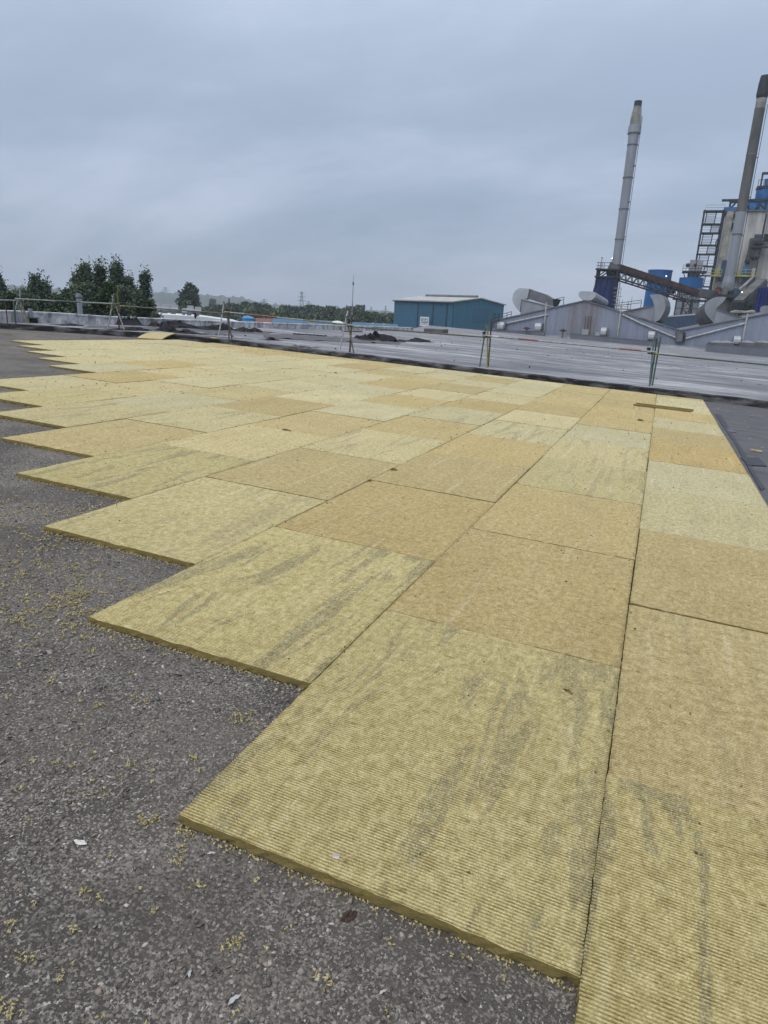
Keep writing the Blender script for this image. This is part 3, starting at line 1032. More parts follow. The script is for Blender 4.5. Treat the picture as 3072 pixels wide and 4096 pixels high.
# offcuts of board
def slab(name, label, cat, u, v, z, w, l, h, rz, group=None, mat=None):
    mb = MB()
    n = 18
    r = random.Random(int(u * 100 + v * 10))
    cr, sr = math.cos(rz), math.sin(rz)
    lo, hi = [], []
    outline = [(x, -w / 2) for x in np.linspace(-l / 2, l / 2, n)] + [(x, w / 2) for x in np.linspace(l / 2, -l / 2, n)]
    for x, y in outline:
        x += r.uniform(-.006, .006); y += r.uniform(-.006, .006)
        X, Y = u + x * cr - y * sr, v + x * sr + y * cr
        lo.append(RW(X, Y, z)); hi.append(RW(X, Y, z + h + r.uniform(-.003, .003)))
    mb.hexa(lo, hi)
    return solo(name, label, cat, mb, mat or MAT['wool_edge'], RW(u, v, z), group)


pa, pb = RB(2540, 1618, 0.02), RB(2770, 1645, 0.02)
ang = math.atan2(pb[1] - pa[1], pb[0] - pa[0]); ln = math.hypot(pb[0] - pa[0], pb[1] - pa[1])
uc, vc = (pa[0] + pb[0]) / 2, (pa[1] + pb[1]) / 2
slab('wool_offcut_strip', 'front one of two long wool offcut strips on the pale boards', 'offcut', uc - 0.03, vc - 0.10, 0.004, 0.08, ln, 0.035, ang, 'wool offcut strips on the boards')
slab('wool_offcut_strip', 'rear one of two long wool offcut strips on the pale boards', 'offcut', uc + 0.02, vc + 0.11, 0.004, 0.08, ln * 0.99, 0.050, ang - 0.004, 'wool offcut strips on the boards')
p = RB(3025, 1808, RZ)
slab('wool_offcut_chip', 'pale wool sliver lying on the dark roof strip at right', 'offcut', p[0], p[1], RZ + 0.012, 0.05, 0.17, 0.02, -0.35, mat=MAT['fluff'])
p = RB(855, 1353, 0.16)
slab('wool_offcut_chip', 'bright yellow offcut on the kerb by the silver scaffold leg', 'offcut', p[0], p[1], 0.158, 0.14, 0.20, 0.03, 0.2, mat=MAT['fluff'])

# the curled loose board by the kerb
mb = MB()
def RD(x, y, dist):
    d = MR @ np.array([FPX, x - PW / 2, PH / 2 - y])
    return CAM + d * dist / math.hypot(d[0], d[1])


A, B_, C_, D_ = RD(547, 1351, 25.75), RD(648, 1356.5, 25.35), RD(706, 1333, 26.35), RD(610, 1327, 26.75)
nn = 14
top, bot = [], []
for j in range(nn + 1):
    t = j / nn
    for i in range(7):
        s = i / 6
        a = np.array(A) * (1 - s) + np.array(B_) * s; b = np.array(D_) * (1 - s) + np.array(C_) * s
        q = a * (1 - t) + b * t
        zz = q[2] + 0.035 * math.sin(math.pi * t) + 0.004 * mnoise.noise(Vector((s * 5, t * 5, 2)))
        top.append(RW(q[0], q[1], zz)); bot.append(RW(q[0], q[1], zz - 0.036))
fs = [(j * 7 + i, j * 7 + i + 1, (j + 1) * 7 + i + 1, (j + 1) * 7 + i) for j in range(nn) for i in range(6)]
o = thing('loose_wool_board', 'curled loose wool board lying against the kerb, apart from the rows', 'insulation board', RW(A[0], A[1], RZ))
part(o, 'face', MB().add(top, fs), MAT['fluff'])
side = [(j * 7, (j + 1) * 7) for j in range(nn)] + [(nn * 7 + i, nn * 7 + i + 1) for i in range(6)] + [((j + 1) * 7 + 6, j * 7 + 6) for j in range(nn)] + [(i + 1, i) for i in range(6)]
nb = len(top)
part(o, 'cut_edge', MB().add(top + bot, [(a, b, nb + b, nb + a) for a, b in side] + [tuple(nb + x for x in reversed(f)) for f in fs]), MAT['wool_edge'])

# patches on the dark strip
for lab, poly in (('square dark patch on the bitumen strip beside the orange board', [(2965, 1829), (3035, 1830), (3068, 1864), (2990, 1860)]),):
    loop = [RB(x, y, RZ + 0.018) for x, y in poly]
    solo('bitumen_patch', lab, 'roof patch', MB().hexa([RW(q[0], q[1], RZ + 0.004) for q in loop], [RW(q[0], q[1], RZ + 0.020) for q in loop]), MAT['patch'])
loop = [RB(x, y, RZ + 0.018) for x, y in [(2860, 1655), (2880, 1655), (2905, 1690), (2925, 1730), (2945, 1760), (2972, 1800), (2990, 1830), (3025, 1900), (3060, 1950), (3045, 1960), (2990, 1865), (2950, 1790)]]
solo('bitumen_patch', 'crooked dark bitumen seam along the right edge of the boards', 'roof patch',
     MB().hexa([RW(q[0], q[1], RZ + 0.002) for q in loop], [RW(q[0], q[1], RZ + 0.016) for q in loop]), MAT['patch'])
lumpy('bitumen_blister', 'pale worn blister on the dark strip by the boards', 'roof patch', 2920, 1722, RZ + 0.010, 0.16, 0.010, MAT['grey_felt'], 3.3, (0.6, 1.5), 0.1)
P = []
for _ in range(160):
    u, v = rng.uniform(2.6, 9), rng.uniform(2, 18.5)
    P.append((u, v, RZ + 0.010))
o = scatter_mesh('strip_litter', np.array(P), rng.uniform(0.006, 0.028, len(P)), rng.uniform(.2, .5, len(P)), None, MAT['pebble'], 9)
o['label'] = 'pale grit and scraps on the dark bitumen strip'; o['category'] = 'litter'; o['kind'] = 'stuff'
P = [(rng.uniform(-17, 24), rng.uniform(19.8, 75), FZ + 0.004) for _ in range(420)]
o = scatter_mesh('roof_litter', np.array(P), rng.uniform(0.012, 0.07, len(P)), rng.uniform(.15, .5, len(P)), None, MAT['black_felt'], 10)
o['label'] = 'dark scraps scattered over the pale streaked roof'; o['category'] = 'litter'; o['kind'] = 'stuff'

def RV(x, y, v):
    """roof-frame point on the sight line of (x, y) where it crosses the line of supports at v"""
    d = MR @ np.array([FPX, x - PW / 2, PH / 2 - y])
    return CAM + d * (v - CAM[1]) / d[1]


def RWp(p):
    return RW(p[0], p[1], p[2])


# ------------------------------------------------------------------ parapets round the far roof
pa, pb = RB(0, 1288, FZ), RB(1500, 1322.5, FZ)
dv = (pb - pa) / (pb[1] - pa[1])                       # run along the wall per metre of v
def par_u(v):
    return pa[0] + dv[0] * (v - pa[1])


mb = MB()
v0, v1, nseg = 11.0, 57.5, 150
ring = []
vs, fs = [], []
for k in range(nseg + 1):
    v = v0 + (v1 - v0) * k / nseg
    u = par_u(v)
    h = float(np.interp(v, [11, 18, 20.5, 28, 58], [.39, .385, .325, .295, .335])) + 0.008 * mnoise.noise(Vector((v * 1.3, 0, 0)))
    e = 0.012 * mnoise.noise(Vector((v * 2.1, 4, 0)))
    vs += [RW(u + e, v, FZ - 0.05), RW(u + e + 0.01, v, FZ + h - 0.06), RW(u + 0.035 + e, v, FZ + h - 0.055), RW(u + 0.035 + e, v, FZ + h), RW(u - 0.30, v, FZ + h + 0.006), RW(u - 0.30, v, FZ - 0.05)]
for k in range(nseg):
    for i in range(5):
        a = k * 6 + i
        fs.append((a, a + 1, a + 7, a + 6))
fs += [(5, 4, 3, 2, 1, 0), tuple(nseg * 6 + i for i in range(6))]
mb.add(vs, fs)
solo('parapet_wall', 'low whitewashed parapet wall with black streaks along the left', 'parapet', mb, MAT['parapet'], RW(par_u(v0), v0, FZ))


def wall_run(label, pts, base_y, top_y, Y, thick, mat, cap=None):
    """a straight low wall whose foot and top are read at both ends"""
    (x0, x1), (b0, b1), (t0, t1) = pts, base_y, top_y
    A, B2 = ATY(x0, b0, Y), ATY(x1, b1, Y); A2, B3 = ATY(x0, t0, Y), ATY(x1, t1, Y)
    t = thing('roof_parapet', label, 'parapet', A)
    dn = np.array([0, 0, 0.5])
    back = np.array([0, thick, 0])
    part(t, 'wall', MB().hexa([A - dn, B2 - dn, B3, A2], [A - dn + back, B2 - dn + back, B3 + back, A2 + back]), mat)
    up = np.array([0, 0, 0.05]); fo = np.array([0, -0.05, 0])
    part(t, 'coping', MB().hexa([A2 + fo + up * .06, B3 + fo + up * .06, B3 + fo + up, A2 + fo + up], [A2 + back + up * .06, B3 + back + up * .06, B3 + back + up, A2 + back + up]), cap or mat)
    return t


wall_run('grey metal parapet below the teal shed, left of the corrugated shed', (1764, 2178), (1331, 1348), (1317, 1326), 105.2, 0.4, MAT['grey_flash'])
wall_run('short white flashing strip below the left slope of the corrugated shed', (2180, 2281), (1348, 1354), (1342, 1345), 105.3, 0.4, MAT['white_flash'])
wall_run('long grey parapet in front of the rust-stained gable', (2283, 2640), (1355, 1388), (1335, 1369), 105.2, 0.4, MAT['grey_flash'])
wall_run('low white flashing before the valley of the corrugated shed', (2642, 2828), (1389, 1403), (1378, 1394), 105.4, 0.4, MAT['white_flash'])
wall_run('grey stepped parapet at far right below the roof lights', (2826, 3300), (1404, 1428), (1376, 1408), 104.6, 0.4, MAT['grey_flash'])
q0, q1 = AT(1696, 1314, 66), AT(1770, 1318, 66)
mb = MB().hexa([q0 + (0, 0, -1.2), q1 + (0, 0, -1.2), q1 + (0, 2, -1.2), q0 + (0, 2, -1.2)], [q0, q1, q1 + (0, 2, 0), q0 + (0, 2, 0)])
solo('plant_housing', 'dark low box at the end of the whitewashed parapet', 'housing', mb, MAT['stack_dark'])

# ------------------------------------------------------------------ scaffold guard rail
TR = 0.0245


def seg_tube(t, name, a, b, mat, bands):
    """a scaffold tube with painted bands: bands are (from, to, material) along its length"""
    a, b = np.asarray(a), np.asarray(b)
    o = part(t, name, MB().tube(a, b, TR, TR, 10), mat, True)
    for f0, f1, bm in bands:
        part(o, 'paint_band', MB().tube(a + (b - a) * f0, a + (b - a) * f1, TR + 0.0025, TR + 0.0025, 10), bm, True)
    return o


def coupler(t, p, d1=(1, 0, 0)):
    mb = MB()
    p = np.asarray(p)
    mb.box(p, (0.085, 0.075, 0.085), 0.4)
    mb.tube(p + (-0.07, 0, 0.02), p + (0.07, 0, 0.02), 0.012, n=6)
    mb.tube(p + (0, -0.07, -0.02), p + (0, 0.05, -0.02), 0.012, n=6)
    part(t, 'coupler', mb, MAT['coupler'])


TRIPODS = [
    # label, legs: (foot px, top px, tube, bands), rail point px
    ('scaffold tripod at far left, with one yellow leg', [((47, 1289), (83, 1161), 't_galv', []), ((89, 1292), (78, 1151), 't_galv', []), ((117, 1294), (60, 1158), 't_olive', [(0.0, 0.5, 't_yellow')])], (78, 1199)),
    ('scaffold tripod before the birches, two yellow-banded legs', [((431, 1317), (457, 1172), 't_galv', [(.55, .8, 't_yellow'), (.83, 1, 't_green')]), ((477, 1319), (469, 1167), 't_brown', [(.5, 1.0, 't_yellow')]), ((498, 1322), (448, 1181), 't_galv', [])], (466, 1219)),
    ('scaffold tripod with a bright silver leg beside torn felt heaps', [((873, 1355), (898, 1203), 't_bright', []), ((916, 1361), (916, 1194), 't_brown', []), ((929, 1361), (895, 1206), 't_olive', [])], (912, 1252)),
    ('scaffold tripod strapped to the tall thin rod', [((1358, 1405), (1391, 1243), 't_bright', []), ((1398, 1409), (1409, 1258), 't_brown', []), ((1415, 1412), (1385, 1264), 't_olive', [(.45, .85, 't_yellow')])], (1402, 1303)),
    ('scaffold tripod with a pale green leg before the corrugated shed', [((1919, 1467), (1946, 1286), 't_green', []), ((1950, 1471), (1951, 1304), 't_yellow', []), ((1953, 1466), (1967, 1273), 't_brown', [(.1, .42, 't_yellow')])], (1945, 1346)),
    ('scaffold tripod of three green tubes, nearest at the right', [((2598, 1544), (2615, 1357), 't_green', []), ((2601, 1538), (2628, 1352), 't_green', []), ((2609, 1542), (2643, 1346), 't_green', [])], (2607, 1411)),
]
rail_pts = []
for lab, legs, rp in TRIPODS:
    feet = [RB(f[0], f[1], FZ) for f, *_ in legs]
    vm = sum(f[1] for f in feet) / 3
    c = sum(feet) / 3
    t = thing('scaffold_tripod', lab, 'scaffold', RW(c[0], c[1], FZ), 'scaffold tripods along the roof kerb')
    for k, (f, tp, tube, bands) in enumerate(legs):
        top = RV(tp[0], tp[1], vm + (0.10, -0.03, 0.06)[k])
        ft = feet[k]
        seg_tube(t, 'leg', RW(ft[0], ft[1], FZ + 0.003), RWp(top), MAT[tube], [(a, b, MAT[m_]) for a, b, m_ in bands])
    r = RV(rp[0], rp[1], vm - 0.09)
    rail_pts.append(r)
    coupler(t, RWp(r) + (0.0, 0.06, 0.0))
    coupler(t, RWp(r) + (-0.10, 0.09, 0.10))
first = RV(-140, 1192, rail_pts[0][1] - 1.6); last = RV(3260, 1474, rail_pts[-1][1])
rail_pts = [first] + rail_pts + [last]
RAIL = [('guard rail tube running out of view left of the first tripod', 't_galv', []),
        ('pale guard rail tube in front of the birch trees', 't_galv', [(.38, .62, 't_green'), (.93, 1, 't_green')]),
        ('guard rail tube passing before the white roof and rooftop units', 't_olive', [(.02, .10, 't_yellow'), (.0, .02, 't_green')]),
        ('guard rail tube with red and yellow bands before the tree line', 't_galv', [(.02, .05, 't_yellow'), (.16, .42, 't_orange'), (.62, .96, 't_yellow')]),
        ('guard rail tube passing below the teal shed', 't_olive', [(.03, .08, 't_yellow')]),
        ('guard rail tube with orange bands before the corrugated shed', 't_galv', [(.06, .10, 't_bright'), (.22, .34, 't_orange'), (.80, .92, 't_orange')]),
        ('green guard rail tube running out of view at right', 't_green', [(.03, .08, 't_yellow'), (.22, .40, 't_olive')])]
for k, (lab, tube, bands) in enumerate(RAIL):
    a, b = RWp(rail_pts[k]), RWp(rail_pts[k + 1])
    off = np.array([0, 0, 0.028 * (1 if k % 2 else -1)]) + np.array([0, -0.03 if k % 2 else 0.025, 0])
    dd = (b - a) / np.linalg.norm(b - a)
    t = thing('guard_rail', lab, 'guard rail', a, 'guard rail tubes along the kerb')
    seg_tube(t, 'tube', a - dd * 0.12 + off, b + dd * 0.12 + off, MAT[tube], [(f0, f1, MAT[m_]) for f0, f1, m_ in bands])

# tall rod beside the fourth tripod
ft = RB(1402, 1408, FZ); vm = ft[1] + 0.1
tp = RV(1415, 1098, vm); md = RV(1410, 1205, vm)
t = thing('lightning_rod', 'tall thin rod standing up from the scaffold before the tree line', 'rod', RW(ft[0], ft[1], FZ))
part(t, 'mast', MB().tube(RW(ft[0], ft[1], FZ), RWp(md), 0.022, 0.018, 8), MAT['t_galv'], True)
part(t, 'whip', MB().tube(RWp(md), RWp(tp), 0.015, 0.005, 6), MAT['t_galv'], True)
part(t, 'collar', MB().tube(RWp(RV(1413, 1140, vm)), RWp(RV(1413, 1128, vm)), 0.026, 0.020, 8), MAT['steel'], True)


# ------------------------------------------------------------------ torn felt
def crumple(name, label, x0, x1, base_y, h, depth, mat, seed, sharp=1.0, peak=0.5, rag=0.35, yslope=0.0):
    h *= 0.52; sharp *= 1.25
    """a heap of torn, folded roofing felt: foot line from (x0, base_y) to (x1, base_y + yslope)"""
    a, b = RB(x0, base_y, FZ), RB(x1, base_y + yslope, FZ)
    along = b - a; ln = np.linalg.norm(along); along /= ln
    away = np.array([-along[1], along[0], 0])
    nx = max(16, int(ln / 0.07)); nx = min(nx, 90); ny = 14
    vs, fs = [], []
    for j in range(ny + 1):
        t = j / ny
        for i in range(nx + 1):
            s = i / nx
            env = (math.sin(math.pi * min(1, max(0, s))) ** 0.55) * (math.sin(math.pi * t) ** 0.7)
            env *= 0.35 + 0.65 * math.exp(-((s - peak) / 0.36) ** 2)
            q = Vector((s * ln * 1.5 + seed, t * depth * 1.7, seed * 1.3))
            rid = 1 - abs(mnoise.noise(q * 0.7)) * 3.4
            rid = 0.75 * rid + 0.25 * (1 - abs(mnoise.noise(q * 1.9)) * 2.6)
            z = max(0.0, h * env * (0.15 + 1.0 * max(-0.1, rid) * sharp)) + 0.03 * h * mnoise.noise(q * 6) * (env > 0.02)
            ed = rag * (mnoise.noise(Vector((s * 9 + seed, t * 3, 7))) + 0.5 * mnoise.noise(Vector((s * 25 + seed, t * 3, 2)))) * depth * 0.8
            sx = rag * 0.35 * mnoise.noise(Vector((t * 6 + seed, s * 3, 5))) + 0.12 * h * mnoise.noise(q * 3.1)
            p = a + along * (s * ln + sx) + away * (t * depth + ed)
            vs.append(RW(p[0], p[1], FZ + 0.006 + max(0, z)))
    for j in range(ny):
        for i in range(nx):
            k = j * (nx + 1) + i
            fs.append((k, k + 1, k + nx + 2, k + nx + 1))
    mb = MB().add(vs, fs)
    return solo(name, label, 'roofing felt', mb, mat, RW(a[0], a[1], FZ), 'heaps and sheets of torn roofing felt')


BF, GF = MAT['black_felt'], MAT['grey_felt']
crumple('felt_heap', 'small black and white felt flap near the left end of the parapet', 246, 347, 1303, 0.22, 0.6, BF, 1.0, peak=0.4, yslope=2)
crumple('felt_heap', 'low rubble of felt scraps at the foot of the yellow-banded tripod', 470, 625, 1322, 0.22, 0.7, BF, 2.1, peak=0.65, rag=0.5, yslope=2)
crumple('felt_heap', 'small pointed fold of black felt against the parapet', 620, 656, 1307, 0.42, 0.5, BF, 3.2, peak=0.5)
crumple('felt_heap', 'large black felt heap behind the loose board, under the bird', 687, 830, 1312, 0.55, 1.3, BF, 4.3, peak=0.45, yslope=3)
crumple('felt_heap', 'black felt heap right of the large one, behind the silver leg', 822, 982, 1321, 0.48, 1.2, BF, 5.4, peak=0.7, yslope=3)
crumple('felt_heap', 'low ridged felt heap tapering right, nearest the blue tank', 978, 1106, 1329, 0.40, 1.0, BF, 6.5, peak=0.25, yslope=2)
crumple('felt_heap', 'dark felt mound in front, right of the loose wool board', 658, 735, 1327, 0.48, 1.0, BF, 7.6, peak=0.5, yslope=3)
crumple('felt_heap', 'torn black and grey felt strip in front of the large heap', 727, 850, 1336, 0.26, 0.9, BF, 8.7, peak=0.4, rag=0.6, yslope=4)
crumple('felt_heap', 'grey upturned felt sheet behind the silver scaffold leg', 835, 940, 1341, 0.25, 0.9, GF, 9.8, peak=0.5, rag=0.3, yslope=1)
crumple('felt_heap', 'small black felt scrap on the pale roof before the dark strip', 1068, 1146, 1362, 0.20, 0.5, BF, 10.9, peak=0.35, rag=0.5, yslope=1)
crumple('felt_heap', 'pale shredded felt pile on the roof near the kerb', 1188, 1255, 1388, 0.20, 0.6, MAT['white_felt'], 12.0, peak=0.5, rag=0.6, yslope=3)
crumple('felt_heap', 'thin black tail of felt right of the pale shredded pile', 1235, 1284, 1392, 0.06, 0.25, BF, 13.1, peak=0.5, rag=0.3)
crumple('felt_heap', 'big black felt heap alone on the pale roof, right of the rod', 1478, 1632, 1364, 0.72, 1.5, BF, 14.2, peak=0.42, yslope=6)
crumple('felt_heap', 'low black felt tail trailing right from the lone heap', 1612, 1740, 1367, 0.34, 1.0, BF, 15.3, peak=0.75, rag=0.4, yslope=3)


def flat_sheet(label, poly, mat, thick=0.012, wave=0.03, seed=0.0):
    pts = [RB(x, y, FZ) for x, y in poly]
    n = len(pts) // 2
    lo, hi = pts[:n], pts[n:][::-1]
    nx, ny = 60, 6
    vs, fs = [], []
    def along(ps, s):
        k = min(int(s * (len(ps) - 1)), len(ps) - 2); f = s * (len(ps) - 1) - k
        return ps[k] * (1 - f) + ps[k + 1] * f
    for j in range(ny + 1):
        for i in range(nx + 1):
            s = i / nx
            p = along(lo, s) * (1 - j / ny) + along(hi, s) * (j / ny)
            z = thick + wave * max(0, mnoise.noise(Vector((s * 14 + seed, j * .5, seed)))) ** 1.2 * 2.5
            vs.append(RW(p[0], p[1] + 0.06 * mnoise.noise(Vector((s * 20, j, seed))), FZ + z))
    for j in range(ny):
        for i in range(nx):
            k = j * (nx + 1) + i
            fs.append((k, k + 1, k + nx + 2, k + nx + 1))
    return solo('felt_sheet', label, 'roofing felt', MB().add(vs, fs), mat, None, 'heaps and sheets of torn roofing felt')


flat_sheet('long dark strip of felt laid across the pale roof behind the rod', [(1060, 1352), (1340, 1367), (1490, 1374), (1600, 1378), (1605, 1364), (1480, 1357), (1310, 1347), (1050, 1336)], MAT['membrane'], 0.012, 0.045, 2.0)
flat_sheet('narrow black felt edge behind the long dark strip', [(1172, 1338), (1240, 1341.5), (1308, 1346.5), (1308, 1344), (1240, 1339), (1172, 1335.5)], BF, 0.03, 0.02, 5.0)
flat_sheet('dark bare felt band along the parapet by the felt heaps', [(330, 1310), (600, 1318), (860, 1330), (1050, 1338), (1100, 1330), (880, 1318), (620, 1309), (360, 1302)], MAT['membrane'], 0.006, 0.01, 9.0)
flat_sheet('pale strip of flashing laid along the kerb by the loose board', [(560, 1330), (700, 1338), (850, 1347), (1010, 1358), (1010, 1355.5), (850, 1344.5), (700, 1335.5), (560, 1327.5)], MAT['white_felt'], 0.02, 0.0, 11.0)

# felt hung over the parapet
mb = MB()
nx, ny = 34, 10
xs_ = np.linspace(429, 538, nx + 1)
vs, fs = [], []
for j in range(ny + 1):
    for i, x in enumerate(xs_):
        base = RB(x, 1295 + (x - 429) * 0.03, FZ)
        v = base[1]; u = par_u(v)
        s = i / nx; t = j / ny
        full = 0.33 * (0.98 if 0.12 < s < 0.86 else 0.98 * max(0.12, min(s / 0.12, (1 - s) / 0.14)))
        z = FZ + 0.01 + (full + 0.03 * mnoise.noise(Vector((s * 9, 2, 0)))) * t
        outw = 0.05 + 0.30 * (1 - t) ** 2.2 + 0.06 * mnoise.noise(Vector((s * 11, t * 3, 1)))
        vs.append(RW(u + max(0.03, outw), v, z))
for j in range(ny):
    for i in range(nx):
        k = j * (nx + 1) + i
        fs.append((k, k + 1, k + nx + 2, k + nx + 1))
solo('felt_drape', 'black felt turned up against the whitewashed parapet by the second tripod', 'roofing felt', MB().add(vs, fs), BF, None, 'heaps and sheets of torn roofing felt')

# plank, vent stub, poles and flues by the parapet
a, b = RB(1366, 1328, FZ), RB(1442, 1329, FZ)
mb = MB().hexa([RW(a[0], a[1], FZ + .01), RW(b[0], b[1], FZ + .01), RW(b[0], b[1] + .3, FZ + .01), RW(a[0], a[1] + .3, FZ + .01)],
               [RW(a[0], a[1], FZ + .09), RW(b[0], b[1], FZ + .09), RW(b[0], b[1] + .3, FZ + .09), RW(a[0], a[1] + .3, FZ + .09)])
solo('plank', 'weathered plank lying near the parapet behind the rod', 'plank', mb, MAT['plank'])
a, b = RB(928, 1363.5, FZ), RB(986, 1368, FZ)
mb = MB().hexa([RW(a[0], a[1], FZ + .0), RW(b[0], b[1], FZ), RW(b[0], b[1] + .09, FZ), RW(a[0], a[1] + .09, FZ)],
               [RW(a[0], a[1], FZ + .05), RW(b[0], b[1], FZ + .05), RW(b[0], b[1] + .09, FZ + .05), RW(a[0], a[1] + .09, FZ + .05)])
solo('plank', 'short pale batten by the foot of the silver-legged tripod', 'plank', mb, MAT['white_felt'])
c = RB(135, 1292, FZ)
t = thing('roof_vent', 'black roof vent stub with a flat cap by the left parapet', 'vent', RW(*c[:2], FZ))
part(t, 'stack', MB().tube(RW(c[0], c[1], FZ), RW(c[0], c[1], FZ + 0.17), 0.15, 0.13, 14), BF, True)
part(t, 'cap', MB().tube(RW(c[0], c[1], FZ + 0.17), RW(c[0], c[1], FZ + 0.20), 0.20, 0.20, 14), MAT['stack_dark'], True)


def flue(name, label, x, yb, yt, dist, r, cap, mat):
    a, b = AT(x, yb, dist), AT(x, yt, dist)
    a = np.array([b[0], b[1], a[2] - 1.0])
    t = thing(name, label, 'flue', a)
    part(t, 'pipe', MB().tube(a, b, r, r, 14), mat, True)
    if cap:
        part(t, 'cap', MB().lathe(b, [(r * 1.25, 0.02), (r * 1.45, 0.05), (r * 1.3, 0.12), (r * 0.5, 0.20)], 14), MAT['zinc_dark'], True)
        part(t, 'collar', MB().lathe(b, [(r * 1.1, -0.12), (r * 1.15, -0.06)], 14), mat, True)
    return t


flue('flue_pipe', 'grey flue pipe with a small cap beyond the left parapet', 316, 1262, 1194, 31, 0.10, True, MAT['zinc'])
flue('flue_pipe', 'short stubby flue beyond the parapet near the first tripod', 120, 1255, 1234, 28.5, 0.075, False, MAT['zinc'])
flue('flue_pipe', 'thin turquoise pole standing beyond the parapet at far left', 54, 1252, 1205, 27, 0.03, False, MAT['t_green'])
flue('flue_pipe', 'thin short brown stake beyond the parapet at far left', 22, 1250, 1217, 27, 0.02, False, MAT['t_brown'])

# a crow on the parapet
bp = RW(par_u(24.6) - 0.10, 24.6, FZ + 0.45)
tt = AT(783, 1283, math.hypot(bp[0] - CAM[0], bp[1] - CAM[1]))
vb = min(np.linspace(15, 40, 200), key=lambda v: abs((RW(par_u(v) - .1, v, FZ + .31) - CAM)[0] * ray(783, 1283)[1] - (RW(par_u(v) - .1, v, FZ + .31) - CAM)[1] * ray(783, 1283)[0]))
bp = RW(par_u(vb) - 0.10, vb, FZ + 0.315)
t = thing('crow', 'small black bird perched on the parapet above the large felt heap', 'bird', bp)
mb = MB()
body = [(-0.15, 0, 0.06, 0.012), (-0.08, 0, 0.10, 0.04), (0.0, 0, 0.16, 0.062), (0.05, 0, 0.22, 0.060), (0.08, 0, 0.28, 0.036), (0.10, 0, 0.315, 0.040), (0.13, 0, 0.315, 0.026), (0.175, 0, 0.305, 0.006)]
n = 10; vs, fs = [], []
for (x, y, z, r) in body:
    vs += [bp + (x * 0.6, -x * 0.8 + 0, z) + np.array([0.8 * r * math.cos(a), 0.6 * r * math.cos(a), r * math.sin(a)]) for a in (2 * math.pi * k / n for k in range(n))]
for j in range(len(body) - 1):
    fs += [(j * n + i, j * n + (i + 1) % n, (j + 1) * n + (i + 1) % n, (j + 1) * n + i) for i in range(n)]
fs += [tuple(range(n - 1, -1, -1)), tuple((len(body) - 1) * n + i for i in range(n))]
part(t, 'body', mb.add(vs, fs), MAT['bird'], True)
for s in (-1, 1):
    part(t, 'leg', MB().tube(bp + (0.025 * s, 0.02 * s, 0), bp + (0.025 * s, 0.02 * s, 0.12), 0.006, n=5), MAT['bird'])


# ------------------------------------------------------------------ trees
def leaf_cloud(name, pos, size, mat, seed, parent, base):
    r = np.random.default_rng(seed)
    n = len(pos)
    a = r.normal(size=(n, 3)); a /= np.linalg.norm(a, axis=1, keepdims=True)
    b = r.normal(size=(n, 3)); b -= a * (a * b).sum(1, keepdims=True); b /= np.linalg.norm(b, axis=1, keepdims=True)
    s = size * r.uniform(0.6, 1.3, (n, 1))
    V = np.stack([pos - a * s, pos + b * s * 0.62, pos + a * s, pos - b * s * 0.62], 1) - np.asarray(base)
    me = bpy.data.meshes.new(name)
    me.vertices.add(n * 4); me.loops.add(n * 4); me.polygons.add(n)
    me.vertices.foreach_set('co', V.reshape(-1).astype(np.float32))
    me.loops.foreach_set('vertex_index', np.arange(n * 4, dtype=np.int32))
    me.polygons.foreach_set('loop_start', np.arange(0, n * 4, 4, dtype=np.int32))
    me.polygons.foreach_set('loop_total', np.full(n, 4, np.int32))
    me.update(calc_edges=True)
    me.materials.append(mat)
    o = bpy.data.objects.new(name, me); C.objects.link(o); o.parent = parent
    return o


